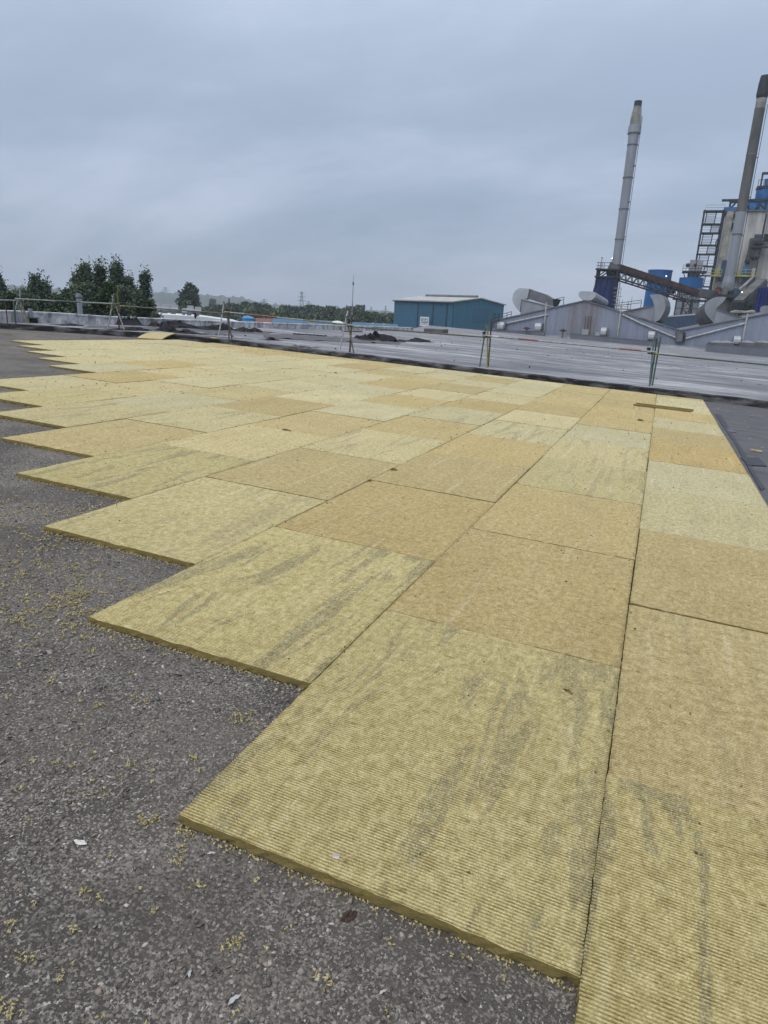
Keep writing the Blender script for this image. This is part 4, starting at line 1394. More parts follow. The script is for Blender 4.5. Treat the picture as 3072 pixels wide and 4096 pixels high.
def tree(name, label, x, top_y, dist, hw, shape, mat, seed, nleaf=2600, leaf=0.14, low=0.30, lean=0.0, group=None, bark='bark', clump=0.34):
    top = AT(x, top_y, dist)
    base = np.array([top[0], top[1], GROUND])
    H = top[2] - GROUND
    R0 = hw * dist / FPX * (1.02 if shape == 'birch' else 1.1)
    nleaf = int(nleaf * (3.4 if shape == 'birch' else 2.4))
    r = np.random.default_rng(seed)
    right = np.array([MG[0, 1], MG[1, 1], 0]); right /= np.linalg.norm(right)
    def axis(t):
        return base + np.array([0, 0, H * t]) + right * (lean * H * max(0, t - .4) ** 2)
    t_ = thing(name, label, 'tree', base, group)
    mb = MB()
    prev, rp = axis(0), 0.022 * H
    for k in range(1, 9):
        q = axis(k / 8 * 0.97); rn = 0.022 * H * (1 - k / 8 * 0.93)
        mb.tube(prev, q, rp, rn, 7, False); prev, rp = q, rn
    tr = part(t_, 'trunk', mb, MAT[bark], True)
    def prof(t):
        s = (t - low) / (1 - low)
        if shape == 'birch':
            return (0.55 + 0.45 * math.sin(math.pi * (s * 0.8 + 0.1))) * (1 - (max(0, s - 0.72) / 0.28) ** 1.5 * 0.58)
        if shape == 'poplar':
            return math.sin(math.pi * min(1, max(0, s * 0.72 + 0.26))) ** 0.6
        return math.sin(math.pi * min(1, max(0, s * 0.80 + 0.18))) ** 0.55
    nb = {'birch': 90, 'poplar': 60, 'round': 56}[shape]
    lim, pts = MB(), []
    per = nleaf // nb
    for k in range(nb):
        t = low + (1 - low) * (k + r.uniform(0, 1)) / nb * 0.99
        az = r.uniform(0, 2 * math.pi)
        ln = R0 * prof(t) * r.uniform(0.55, 1.18)
        o0 = axis(t * 0.96)
        dr = np.array([math.cos(az), math.sin(az), 0])
        rise = {'birch': 0.55, 'poplar': 0.9, 'round': 0.35}[shape] * ln * r.uniform(.5, 1.2)
        e = o0 + dr * ln + np.array([0, 0, rise if t < .9 else rise * .3])
        if e[2] > top[2]:
            e[2] = top[2] - r.uniform(0, .25)
        lim.tube(o0, o0 * .4 + e * .6, 0.006 * H * (1.1 - t), 0.002 * H * (1.1 - t), 5, False)
        m_ = max(4, int(per * r.uniform(.5, 1.5)))
        s = r.beta(2.2, 1.3, m_)[:, None]
        P = o0 + (e - o0) * s + np.clip(r.normal(0, 1.0, (m_, 3)), -1.7, 1.7) * (clump * (0.28 + 0.24 * R0) * (1.0 if shape == 'birch' else 1.15)) * (0.45 + 0.55 * s)
        if shape == 'birch':
            P[:, 2] -= np.abs(r.normal(0, 0.34, m_)) * (s[:, 0]) * (0.5 + 0.5 * ln)
        pts.append(P)
    if shape == 'birch':                      # leader shoots that make the pointed top
        for k in range(5):
            m_ = 70
            f = r.uniform(0, 1, (m_, 1))
            o0 = axis(0.88) + np.array([*r.normal(0, R0 * .30, 2), 0]); e = axis(0.992) + np.array([*r.normal(0, R0 * .20, 2), -r.uniform(0, .06) * H * (k > 0)])
            pts.append(o0 + (e - o0) * f + np.clip(r.normal(0, .16, (m_, 3)), -.26, .26))
    P = np.vstack(pts)
    P = P[P[:, 2] < top[2] + 0.1]
    part(t_, 'limbs', lim, MAT[bark])
    cr = leaf_cloud('crown', P, leaf, mat, seed, t_, base)
    BASE[cr] = base
    return t_


G1 = 'birches and bushes beyond the left parapet'
LB, LD, LM, LL = MAT['leaf_birch'], MAT['leaf_dark'], MAT['leaf_mid'], MAT['leaf_light']
tree('birch_tree', 'birch cut off by the left edge of the photo', -20, 1050, 48, 34, 'birch', LB, 1, 2600, .068, .50, group=G1, bark='bark_birch')
tree('birch_tree', 'lower birch with three tips, alone between gaps at left', 134, 1068, 47, 42, 'birch', LD, 2, 3200, .068, .50, group=G1, bark='bark_birch')
tree('birch_tree', 'short side birch right of the lower three-tipped birch', 180, 1095, 48, 26, 'birch', LD, 3, 1700, .068, .50, group=G1, bark='bark_birch')
tree('birch_tree', 'thin airy birch at the left of the tall clump', 296, 1062, 47, 34, 'birch', LB, 4, 1500, .068, .50, group=G1, bark='bark_birch')
tree('birch_tree', 'tall pointed birch, left of the three tallest', 340, 1021, 46, 42, 'birch', LB, 5, 4200, .068, .48, group=G1, bark='bark_birch')
tree('birch_tree', 'tall narrow birch in the middle of the clump', 393, 1024, 47, 38, 'birch', LD, 6, 4200, .068, .48, group=G1, bark='bark_birch')
tree('birch_tree', 'tallest and fullest birch, right of the middle of the clump', 464, 1018, 46, 42, 'birch', LD, 7, 5200, .068, .48, group=G1, bark='bark_birch')
tree('birch_tree', 'shorter birch filling the gap before the leaning one', 516, 1082, 48, 32, 'birch', LB, 8, 2400, .068, .48, group=G1, bark='bark_birch')
tree('birch_tree', 'slim leaning birch at the right end of the clump', 560, 1052, 46, 28, 'birch', LD, 9, 2800, .068, .48, 0.055, group=G1, bark='bark_birch')
bush = [(-10, 1146, 60), (50, 1140, 52), (100, 1132, 56), (215, 1158, 50), (262, 1136, 46), (310, 1112, 56), (365, 1108, 52), (430, 1100, 58), (490, 1120, 52), (545, 1140, 50), (590, 1178, 38), (618, 1226, 22)]
for k, (x, y, hw) in enumerate(bush):
    tree('bushy_tree', f"dark bushy undergrowth tree below the birches, {ORD[k]} from left", x, y, 44 - (k % 3), hw, 'round', (LD, LM, LB)[k % 3], 40 + k, 3600, .085, .48, group=G1)

tree('poplar_tree', 'tall dense poplar standing behind the rooftop units', 763, 1131, 150, 27, 'poplar', LD, 61, 3600, .34, .12, group='poplars behind the rooftop units', clump=0.55)
tree('poplar_tree', 'shorter poplar touching the tall one on its left', 735, 1166, 152, 20, 'poplar', LD, 62, 2200, .34, .12, group='poplars behind the rooftop units', clump=0.55)
tree('poplar_tree', 'small hazy poplar far off right of the tall ones', 851, 1198, 420, 11, 'poplar', LD, 63, 900, .8, .12, group='poplars behind the rooftop units', clump=0.8)

line = [(640, 1236, 30, 2), (690, 1232, 32, 0), (800, 1238, 32, 2), (836, 1230, 36, 0), (880, 1222, 34, 2), (918, 1214, 32, 0), (950, 1218, 30, 2), (985, 1208, 34, 0), (1000, 1232, 24, 3), (1030, 1212, 32, 0), (1068, 1222, 34, 2), (1085, 1236, 30, 0),
        (1112, 1236, 32, 3), (1150, 1224, 34, 0), (1185, 1230, 30, 2), (1218, 1226, 36, 0), (1250, 1222, 34, 1), (1290, 1230, 32, 0), (1325, 1226, 40, 2), (1365, 1238, 30, 0), (1400, 1226, 30, 1), (1432, 1222, 36, 0), (1470, 1248, 28, 2), (1500, 1250, 30, 0), (1535, 1254, 26, 1), (1565, 1256, 28, 0), (1600, 1250, 30, 2)]
for k, (x, y, hw, mm) in enumerate(line):
    d_ = 205 + (k * 37 % 40) - (25 if mm == 3 else 0)
    lab = {3: 'light green rounded tree in the far tree line', 0: 'dark tree in the far tree line', 1: 'deep green tree in the far tree line', 2: 'mid green tree in the far tree line'}[mm]
    num = sum(1 for q in line[:k] if q[3] == mm)
    tree('far_tree', f"{lab}, {ORD[num]} such tree from left", x, y, d_, hw, 'round', (LD, LB, LM, LL)[mm], 100 + k, 1500, .46, .22, group='trees of the far tree line', clump=0.6)
for k in range(14):
    x = 660 + k * 72
    tree('far_tree', f"low tree at the foot of the far tree line, {ORD[k]} from left", x, 1258 + (k * 7 % 11), 185, 44, 'round', (LD, LM)[k % 2], 140 + k, 900, .5, .25, group='low trees before the far tree line', clump=0.6)

# wooded hill on the horizon
mb = MB()
keys = [(-600, 1120), (0, 1140), (60, 1139), (200, 1152), (420, 1158), (600, 1168), (700, 1171), (860, 1181), (960, 1188), (1010, 1200), (1080, 1214), (1250, 1226), (1600, 1247), (2200, 1277), (3600, 1340)]
cols_ = np.linspace(-600, 3600, 640)
vs, fs = [], []
rowsd = [(1000, 0.0), (1150, 0.30), (1280, 0.62), (1400, 0.86), (1500, 1.0), (1640, 0.8), (1900, 0.0)]
for (dd_, hh) in rowsd:
    for x in cols_:
        y = np.interp(x, [k[0] for k in keys], [k[1] for k in keys])
        top = AT(x, y, 1500)
        dirn = (top - CAM) / 1500
        z = GROUND - 0.5 + (top[2] - GROUND) * hh
        bump = (5.5 * mnoise.noise(Vector((x * 0.05, dd_ * 0.02, 0))) + 5.0 * mnoise.noise(Vector((x * 0.21, dd_ * 0.05, 3)))) * (0.3 + 0.7 * hh) * (hh > 0)
        vs.append((CAM[0] + dirn[0] * dd_, CAM[1] + dirn[1] * dd_, z + bump))
w_ = len(cols_)
for j in range(len(rowsd) - 1):
    for i in range(w_ - 1):
        fs.append((j * w_ + i, j * w_ + i + 1, (j + 1) * w_ + i + 1, (j + 1) * w_ + i))
structure('hill', MB().add(vs, fs), MAT['hill'])


# ------------------------------------------------------------------ pylons
def pylon(label, x, yt, yb, dist, wpx):
    t_, b_ = AT(x, yt, dist), AT(x, yb, dist)
    b_ = np.array([t_[0], t_[1], b_[2]])
    H = t_[2] - GROUND
    base = np.array([t_[0], t_[1], GROUND])
    w = wpx * dist / FPX / 2 * (H / (t_[2] - b_[2]))
    th = max(0.10, dist * 0.00022)
    t = thing('pylon', label, 'pylon', base, 'electricity pylons on the horizon')
    rt = np.array([MG[0, 1], MG[1, 1], 0]); rt /= np.linalg.norm(rt); fd = np.array([-rt[1], rt[0], 0])
    def c(sx, sy, f):
        k = w * ((1 - f) ** 1.25 * 0.9 + 0.10)
        return base + rt * sx * k + fd * sy * k + np.array([0, 0, H * f])
    for sx, sy in ((-1, -1), (1, -1), (1, 1), (-1, 1)):
        mb = MB()
        for k in range(8):
            mb.bar(c(sx, sy, k / 8), c(sx, sy, (k + 1) / 8), th)
        part(t, 'leg', mb, MAT['steel'])
    mb = MB()
    for k in range(8):
        f0, f1 = k / 8, (k + 1) / 8
        for (a, b) in (((-1, -1), (1, -1)), ((1, -1), (1, 1)), ((1, 1), (-1, 1)), ((-1, 1), (-1, -1))):
            mb.bar(c(*a, f0), c(*b, f1), th * .7); mb.bar(c(*b, f0), c(*a, f1), th * .7)
    part(t, 'bracing', mb, MAT['steel'])
    for f, l in ((0.70, 1.0), (0.82, 0.85), (0.94, 0.6)):
        a = base + np.array([0, 0, H * f]); q = rt * l * w * 1.1
        part(t, 'cross_arm', MB().bar(a - q, a + q, th).bar(a - q, a + np.array([0, 0, H * .05]), th * .7).bar(a + q, a + np.array([0, 0, H * .05]), th * .7), MAT['steel'])


pylon('largest lattice pylon rising above the middle of the tree line', 1207, 1166, 1232, 520, 17)
pylon('faint pylon on the horizon left of the largest one', 1056, 1196, 1216, 1050, 12)
pylon('faint pylon close behind the right of the largest one', 1235, 1204, 1226, 1050, 10)
pylon('faint thin pylon between the rod and the teal shed', 1485, 1227, 1256, 900, 8)
pylon('thin mast-like pylon close left of the teal shed', 1543, 1224, 1262, 620, 7)
pylon('tiny pylon on the wooded hill right of the birches', 661, 1148, 1168, 1480, 9)

# ------------------------------------------------------------------ neighbours beyond the left parapet
def gable_house(name, label, cat, x0, x1, eave_y, ridge_y, dist, depth, wall, roof, rise_from=None):
    """pitched shed, ridge parallel to the picture"""
    a, b = AT(x0, eave_y, dist), AT(x1, eave_y, dist)
    e = (a[2] + b[2]) / 2
    a[2] = b[2] = e
    rdg = AT((x0 + x1) / 2, ridge_y, dist + depth / 2)[2]
    al = (b - a) / np.linalg.norm(b - a); aw = np.array([-al[1], al[0], 0])
    t = thing(name, label, cat, (a[0], a[1], GROUND))
    g = lambda p, z: np.array([p[0], p[1], z])
    c, d_ = b + aw * depth, a + aw * depth
    ma, mb_ = a + aw * depth / 2, b + aw * depth / 2
    part(t, 'wall', MB().hexa([g(p, GROUND) for p in (a, b, c, d_)], [g(p, e) for p in (a, b, c, d_)]), wall)
    part(t, 'gable', MB().add([g(a, e), g(d_, e), g(ma, rdg), g(b, e), g(c, e), g(mb_, rdg)], [(0, 1, 2), (4, 3, 5)]), wall)
    ov = 0.35
    up = np.array([0, 0, 0.12])
    A, B2, Cc, D2 = (p + s for p, s in ((a, -al * ov - aw * ov), (b, al * ov - aw * ov), (c, al * ov + aw * ov), (d_, -al * ov + aw * ov)))
    R0_, R1_ = g(ma - al * ov, rdg), g(mb_ + al * ov, rdg)
    for q0, q1 in ((A, B2), (D2, Cc)):
        lo = [g(q0, e - .05), g(q1, e - .05), R1_, R0_]
        part(t, 'roof_slope', MB().hexa(lo, [p + up for p in lo]), roof)
    return t


# white flat-roofed hall with rooftop units
a, b, c = AT(560, 1252, 92), AT(822, 1268, 92), AT(968, 1289, 92)
t = thing('white_hall', 'hall with a bright white roof sloping right, beyond the parapet', 'building', (a[0], a[1], GROUND))
aw = np.array([-(b - a)[1], (b - a)[0], 0]); aw /= np.linalg.norm(aw)
bk = aw * 14
dn = np.array([0, 0, -0.8])
part(t, 'roof', MB().hexa([p + dn for p in (a, b, c, c + bk, b + bk, a + bk)], [a, b, c, c + bk, b + bk, a + bk]), MAT['white_roof'])
g3 = lambda p: np.array([p[0], p[1], GROUND])
part(t, 'wall', MB().hexa([g3(p) for p in (a + aw, b + aw, c + aw, c + bk, b + bk, a + bk)], [p + dn * 1.02 for p in (a + aw, b + aw, c + aw, c + bk, b + bk, a + bk)]), MAT['unit'])
units = [(611, 644, 1214, 1256, 'leftmost'), (646, 680, 1216, 1257, 'second'), (682, 714, 1219, 1258, 'third'), (728, 748, 1233, 1259, 'narrow white'), (747, 776, 1223, 1261, 'fifth'), (778, 806, 1228, 1263, 'rightmost')]
for k, (x0, x1, yt, yb, w) in enumerate(units):
    A, B2 = AT(x0, yb + 3, 100), AT(x1, yb + 3, 100)
    A[2] = B2[2] = min(A[2], B2[2])
    zt = AT((x0 + x1) / 2, yt, 100)[2]
    t = thing('rooftop_unit', f"{w} of the grey rooftop air units behind the white roof", 'air unit', A, 'rooftop air units behind the white roof')
    al = (B2 - A); lw = np.linalg.norm(al); al /= lw; aw2 = np.array([-al[1], al[0], 0])
    hh = zt - A[2]
    up = lambda f: np.array([0, 0, hh * f])
    D = aw2 * 2.4
    part(t, 'casing', MB().hexa([A + up(.45), B2 + up(.45), B2 + D + up(.45), A + D + up(.45)], [A + up(.78), B2 + up(.78), B2 + D + up(.78), A + D + up(.78)]), MAT['zinc_light'])
    part(t, 'hood', MB().hexa([A + up(.80) + al * lw * .1, B2 + up(.80), B2 + D + up(.80), A + D + up(.80) + al * lw * .1], [A + up(1) + al * lw * .1, B2 + up(1), B2 + D + up(1), A + D + up(1) + al * lw * .1]), MAT['unit'])
    part(t, 'sloped_base', MB().hexa([A, A + al * lw * .5, A + al * lw * .5 + D, A + D], [A + up(.44) + al * lw * .05, B2 + up(.44), B2 + D + up(.44), A + D + up(.44) + al * lw * .05]), MAT['unit_dark'])

# sky blue tank
tt = AT(992, 1290, 70)
rr = 23 * 70 / FPX
z0, z1 = tt[2] - 1.5, AT(992, 1275, 70)[2]
t = thing('water_tank', 'sky blue round tank with a domed lid beyond the parapet', 'tank', (tt[0], tt[1], GROUND))
part(t, 'shell', MB().lathe((tt[0], tt[1], 0), [(rr, GROUND), (rr, z1)], 28), MAT['tank_blue'], True)
part(t, 'lid', MB().lathe((tt[0], tt[1], z1), [(rr * 1.05, 0), (rr * 1.05, .06), (rr * .7, .20), (rr * .28, .26), (rr * .25, .36), (rr * .1, .40)], 28), MAT['tank_blue'], True)
gable_house('tiled_house', 'house with a red tiled roof right of the blue tank', 'house', 1030, 1098, 1293, 1276, 120, 9, MAT['unit'], MAT['tile_red'])
gable_house('low_blue_shed', 'low blue shed beyond the parapet before the tree line', 'shed', 1098, 1345, 1296, 1282, 100, 9, MAT['low_blue'], MAT['low_blue'])
gable_house('low_blue_shed', 'longer low blue shed running up to the teal shed', 'shed', 1350, 1585, 1306, 1294, 110, 9, MAT['low_blue'], MAT['low_blue'])
for x, y, lab in ((1245, 1291, 'white vent stub on the low blue shed, leftmost'), (1491, 1300, 'white vent stub left of the teal shed'), (1536, 1303, 'white vent stub closest to the teal shed')):
    q = AT(x, y, 97)
    t = thing('vent_stub', lab, 'vent', q + (0, 0, -.35), 'white vent stubs on the low blue sheds')
    part(t, 'pipe', MB().lathe(q, [(.16, -.5), (.16, .15)], 12), MAT['zinc_light'], True)
    part(t, 'cap', MB().lathe(q, [(.21, .15), (.21, .22), (.05, .3)], 12), MAT['zinc_light'], True)
q = AT(1350, 1292, 96)
t = thing('dome_light', 'white domed roof light beyond the parapet left of the rod', 'roof light', q + (0, 0, -.4))
part(t, 'dome', MB().lathe(q, [(.85, -.1), (.85, .02), (.7, .16), (.4, .26), (.1, .30)], 20), MAT['sign_white'], True)
part(t, 'kerb', MB().lathe(q, [(.6, -.6), (.6, -.1)], 16), MAT['steel'])

# ------------------------------------------------------------------ teal shed with the sign
cn = AT(1815, 1209, 160)
ez = cn[2]
lf, rg = AT(1578, 1205, 172.5), AT(2016, 1224, 171.5)
lf[2] = rg[2] = ez
apz = AT(1919, 1194, 165)[2]
fr_ = lf + (rg - cn)
flat = lambda p, z: np.array([p[0], p[1], z])
t = thing('teal_shed', 'teal steel shed with a pale roof and a white sign', 'building', flat(cn, GROUND))
wl = part(t, 'long_wall', MB().hexa([flat(p, GROUND) for p in (lf, cn, cn + (rg - cn) * .01, lf + (rg - cn) * .01)], [lf, cn, cn + (rg - cn) * .01, lf + (rg - cn) * .01]), MAT['teal_wall'])
mg = (cn + rg) / 2; mgf = (lf + fr_) / 2
inn = (lf - cn) * 0.01
part(t, 'gable_wall', MB().hexa([flat(cn, GROUND), flat(rg, GROUND), rg, flat(mg, apz), cn], [flat(cn, GROUND) + inn, flat(rg, GROUND) + inn, rg + inn, flat(mg, apz) + inn, cn + inn]), MAT['teal_wall2'])
part(t, 'back_wall', MB().hexa([flat(p, GROUND) for p in (rg, fr_, fr_ + (cn - rg) * .01, rg + (cn - rg) * .01)], [rg, fr_, fr_ + (cn - rg) * .01, rg + (cn - rg) * .01]), MAT['teal_wall'])
upv = np.array([0, 0, 0.22])
up_ = lambda h: np.array([0, 0, h])
ow = (cn - rg) / np.linalg.norm(cn - rg) * 0.4
og = (cn - lf) / np.linalg.norm(cn - lf) * 0.35
for e0, e1, oo in ((lf, cn, ow), (fr_, rg, -ow)):
    lo = [e0 + oo - og, e1 + oo + og, flat(mg, apz) + og, flat(mgf, apz) - og]
    part(t, 'roof_slope', MB().hexa(lo, [p + upv for p in lo]), MAT['pale_roof'])
part(t, 'ridge_vent', MB().tube(flat(mg, apz + .38) + (mgf - mg) * .04, flat(mg, apz + .38) + (mgf - mg) * .90, .32, .32, 8), MAT['zinc_dark'])
for f in (0.425, 0.68, 0.905):
    p_ = lf + (cn - lf) * f
    part(t, 'wall_joint', MB().hexa([flat(p_ + ow * .4 - og * .4, GROUND), flat(p_ + ow * .4 + og * .4, GROUND), flat(p_ + og * .4 + (rg - cn) * .004, GROUND), flat(p_ - og * .4 + (rg - cn) * .004, GROUND)],
                                     [p_ + ow * .4 - og * .4, p_ + ow * .4 + og * .4, p_ + og * .4 + (rg - cn) * .004, p_ - og * .4 + (rg - cn) * .004]), MAT['teal_trim'])
mb = MB()
n_r = 26
for k in range(1, n_r):
    p_ = lf + (cn - lf) * k / n_r
    q_ = og / np.linalg.norm(og) * .05; d0 = ow / np.linalg.norm(ow) * .07
    mb.hexa([flat(p_ - q_, GROUND), flat(p_ + q_, GROUND), flat(p_ + q_ + d0, GROUND), flat(p_ - q_ + d0, GROUND)], [p_ - q_ + up_(-.1), p_ + q_ + up_(-.1), p_ + q_ + d0 + up_(-.1), p_ - q_ + d0 + up_(-.1)])
part(t, 'cladding_ribs', mb, MAT['teal_wall'])
mb = MB()
for k in range(1, n_r):
    p_ = cn + (rg - cn) * k / n_r; zt_ = ez + (apz - ez) * (1 - abs(k / n_r - .5) * 2) - .1
    q_ = ow / np.linalg.norm(ow) * .05; d0 = og / np.linalg.norm(og) * .07
    mb.hexa([flat(p_ - q_, GROUND), flat(p_ + q_, GROUND), flat(p_ + q_ + d0, GROUND), flat(p_ - q_ + d0, GROUND)], [flat(p_ - q_, zt_), flat(p_ + q_, zt_), flat(p_ + q_ + d0, zt_), flat(p_ - q_ + d0, zt_)])
part(t, 'cladding_ribs', mb, MAT['teal_wall2'])
part(t, 'gutter', MB().tube(lf + ow * 1.1 + up_(-.12), cn + ow * 1.1 + up_(-.12), .13, n=8), MAT['teal_trim'])
ga = cn + (rg - cn) * .38; gb = cn + (rg - cn) * .68
part(t, 'wall_patch', MB().hexa([flat(ga, ez - 4.2) + og * .1, flat(gb, ez - 4.2) + og * .1, flat(gb, ez - 1.0) + og * .1, flat(ga, ez - 1.0) + og * .1],
                                [flat(ga, ez - 4.2) + og * .3, flat(gb, ez - 4.2) + og * .3, flat(gb, ez - 1.0) + og * .3, flat(ga, ez - 1.0) + og * .3]), MAT['teal_wall'])
# the sign hangs on the long wall
al = (cn - lf); L_long = np.linalg.norm(al); al /= L_long
nrm = ow / np.linalg.norm(ow)
s0 = lf + al * L_long * 0.435
def on_wall(x, y):
    """point on the long wall under pixel (x, y)"""
    d_ = ray(x, y); k = np.dot(lf - CAM, nrm) / np.dot(d_, nrm)
    return CAM + d_ * k
sA, sB = on_wall(1681, 1304), on_wall(1714, 1268)
wS = np.dot(sB - sA, al); hS = sB[2] - sA[2]
so = sA + nrm * 0.12
t = thing('wall_sign', 'square white sign with three blue letter blocks on the teal shed', 'sign', so)
up1 = np.array([0, 0, 1.0])
def plate(f0, f1, g0, g1, off, th, tilt=0.0):
    P4 = [so + al * wS * f + up1 * (hS * (gv + (tilt if k in (1, 2) else 0))) for k, (f, gv) in enumerate(((f0, g0), (f1, g0), (f1, g1), (f0, g1)))]
    return MB().hexa([p + nrm * off for p in P4], [p + nrm * (off + th) for p in P4])
part(t, 'panel', plate(0, 1, 0, 1, 0, .05), MAT['sign_white'])
blocks = [(.13, .38, .36, .80, .02, 'sign_blue', 'U'), (.37, .62, .33, .82, -.03, 'sign_navy', 'R'), (.61, .89, .36, .80, .02, 'sign_blue', 'M')]
wm = Matrix.Identity(4)
for i in range(3):
    wm[i][0], wm[i][1], wm[i][2] = al[i], up1[i], nrm[i]
for f0, f1, g0, g1, tl, mm, ch in blocks:
    blk = part(t, 'letter_block', plate(f0, f1, g0, g1, .051, .04, tl), MAT[mm])
    cu_ = bpy.data.curves.new('letter', 'FONT'); cu_.body = ch; cu_.align_x = 'CENTER'; cu_.align_y = 'CENTER'
    cu_.size = hS * (g1 - g0) * 1.12; cu_.extrude = 0.012; cu_.offset = 0.03
    tmp = bpy.data.objects.new('letter', cu_); C.objects.link(tmp)
    dg = bpy.context.evaluated_depsgraph_get()
    me = bpy.data.meshes.new_from_object(tmp.evaluated_get(dg))
    bpy.data.objects.remove(tmp)
    me.materials.clear(); me.materials.append(MAT['sign_white'])
    lo_ = bpy.data.objects.new('letter', me); C.objects.link(lo_)
    lo_.parent = blk
    ctr = so + al * wS * (f0 + f1) / 2 + up1 * hS * ((g0 + g1) / 2 + tl / 2) + nrm * .105
    M4 = wm.copy(); M4.translation = Vector(ctr - so)
    lo_.matrix_local = M4
part(t, 'lettering_strip', plate(.12, .90, .17, .23, .051, .012), MAT['sign_grey'])

# ------------------------------------------------------------------ corrugated shed
SY = 107.0                                              # its front wall, metres ahead
le, ap, va = ATY(1974, 1281, SY), ATY(2341, 1204, SY), ATY(2722, 1324, SY)
half = va[0] - ap[0]
slope = (ap[2] - va[2]) / half
ap2x = va[0] + half
base_z = min(ATY(1974, 1345, SY)[2], ATY(3072, 1425, SY)[2]) - 0.5
x_end = va[0] + 4 * half


def roofz(x):
    if x <= va[0]:
        return ap[2] - slope * abs(x - ap[0])
    k = (x - va[0]) % (2 * half)
    return va[2] + slope * (half - abs(k - half))


RUSTX = 0.0


def corr_wall(x0, x1, y, zb, zt, pitch=0.26, dep=0.05):
    mb = MB()
    n = int((x1 - x0) / (pitch / 4))
    prev = None
    vs, fs = [], []
    for k in range(n + 1):
        x = x0 + (x1 - x0) * k / n
        dy = dep if (k % 4) in (1, 2) else 0.0
        vs += [(x, y - dy, zb), (x, y - dy, zt(x))]
    for k in range(n):
        fs.append((2 * k, 2 * k + 2, 2 * k + 3, 2 * k + 1))
    return mb.add(vs, fs)


t = thing('corrugated_shed', 'long grey corrugated shed with a sawtooth of gables and rust streaks', 'building', (ap[0], SY, GROUND))
part(t, 'gable_wall', corr_wall(le[0], x_end, SY, base_z, lambda x: roofz(x) - 0.02), shed_wall())
part(t, 'foundation', MB().hexa([(le[0], SY + .2, GROUND), (x_end, SY + .2, GROUND), (x_end, SY + 60, GROUND), (le[0], SY + 60, GROUND)],
                               [(le[0], SY + .2, base_z), (x_end, SY + .2, base_z), (x_end, SY + 60, base_z), (le[0], SY + 60, base_z)]), MAT['zinc_dark'])
brk = [le[0] - .3, ap[0], va[0], ap2x, va[0] + 2 * half, va[0] + 3 * half, x_end]
for a, b in zip(brk[:-1], brk[1:]):
    za, zb = roofz(a), roofz(b)
    lo = [np.array([a, SY - .25, za]), np.array([b, SY - .25, zb]), np.array([b, SY + 60, zb]), np.array([a, SY + 60, za])]
    part(t, 'roof_slope', MB().hexa(lo, [p + (0, 0, .16) for p in lo]), MAT['zinc_dark'])


def wall_pipe(parent, name, pts, r=0.13, mat='pipe_white'):
    P = [ATY(x, y, SY - 0.22) for x, y in pts]
    return part(parent, name, MB().path(P, r, 8), MAT[mat], True)


wall_pipe(t, 'sloping_gutter_pipe', [(1985, 1302), (2192, 1258)])
dp = wall_pipe(t, 'downpipe', [(2186, 1208), (2175, 1330)])
wall_pipe(t, 'sloping_gutter_pipe', [(2490, 1258), (2560, 1292), (2705, 1352)])
wall_pipe(t, 'downpipe', [(2486, 1224), (2469, 1350)])
wall_pipe(t, 'sloping_gutter_pipe', [(2744, 1354), (2981, 1293)])
wall_pipe(t, 'downpipe', [(2991, 1254), (2969, 1372)])
wall_pipe(t, 'hopper_head', [(2720, 1326), (2716, 1366)], 0.55, 'zinc_dark')
wall_pipe(t, 'hopper_head', [(2733, 1330), (2730, 1368)], 0.3, 'steel')
for f in range(3):
    wall_pipe(t, 'rust_pipe', [(2343 + f * 11, 1264), (2338 + f * 11, 1318)], 0.04, 'rust')


def cowl(label, x0, x1, y0, y1, flip=False):
    a, b = ATY(x0, y1, SY - .05), ATY(x1, y0, SY - .05)
    w, h = b[0] - a[0], b[2] - a[2]
    t = thing('wall_vent', label, 'vent', a, 'white cowled vents on the corrugated wall')
    prof = [(0, 0), (-.95, .06), (-1.05, .3), (-1.05, .62), (-.9, .86), (-.55, 1.0), (0, 1.0)]
    lo = [np.array([a[0], a[1] + p, a[2] + q * h]) for p, q in prof]
    hi = [p + (w * .82, 0, 0) for p in lo]
    part(t, 'hood', MB().hexa(lo, hi), MAT['zinc_light'])
    e = [p + (w * .03, 0, 0) for p in hi]
    part(t, 'end_plate', MB().hexa([p + (0, -.04 if k in (1, 2, 3, 4) else 0, 0) for k, p in enumerate(e)], [p + (w * .15, 0, 0) for p in e]), MAT['zinc_dark'])


cowl('cowled wall vent at the left end of the corrugated wall', 1992, 2026, 1289, 1318)
cowl('cowled wall vent beside the left downpipe', 2141, 2174, 1293, 1324)
cowl('cowled wall vent right of the rust streaks', 2402, 2433, 1311, 1342)
cowl('cowled wall vent behind the green tripod', 2590, 2625, 1326, 1358)
cowl('cowled wall vent behind the roof lights at far right', 2929, 2968, 1345, 1377)
for x, y, lab in ((2107, 1316, 'brown swan-neck vent standing before the left of the shed'), (2252, 1325, 'swan-neck vent on a post before the shed, left of the rust')):
    q = ATY(x, y, 104.2)
    t = thing('swan_neck_vent', lab, 'vent', q + (0, 0, -1.2), 'swan-neck vents on the far roof edge')
    part(t, 'post', MB().tube(q + (0, 0, -1.3), q, .10, .10, 8), MAT['zinc_dark'], True)
    part(t, 'head', MB().lathe(q, [(.2, -.05), (.5, 0), (.5, .12), (.2, .3), (.05, .35)], 12), MAT['rust'], True)
q = ATY(2340, 1337, SY - .3)
solo('wall_box', 'small pale cabinet below the rust streaks', 'cabinet', MB().box(q + (0, 0, .3), (1.0, .35, .85)).box(q + (0, -.2, .3), (.85, .06, .7)), MAT['unit'], q)
q = ATY(2390, 1339, SY - .3)
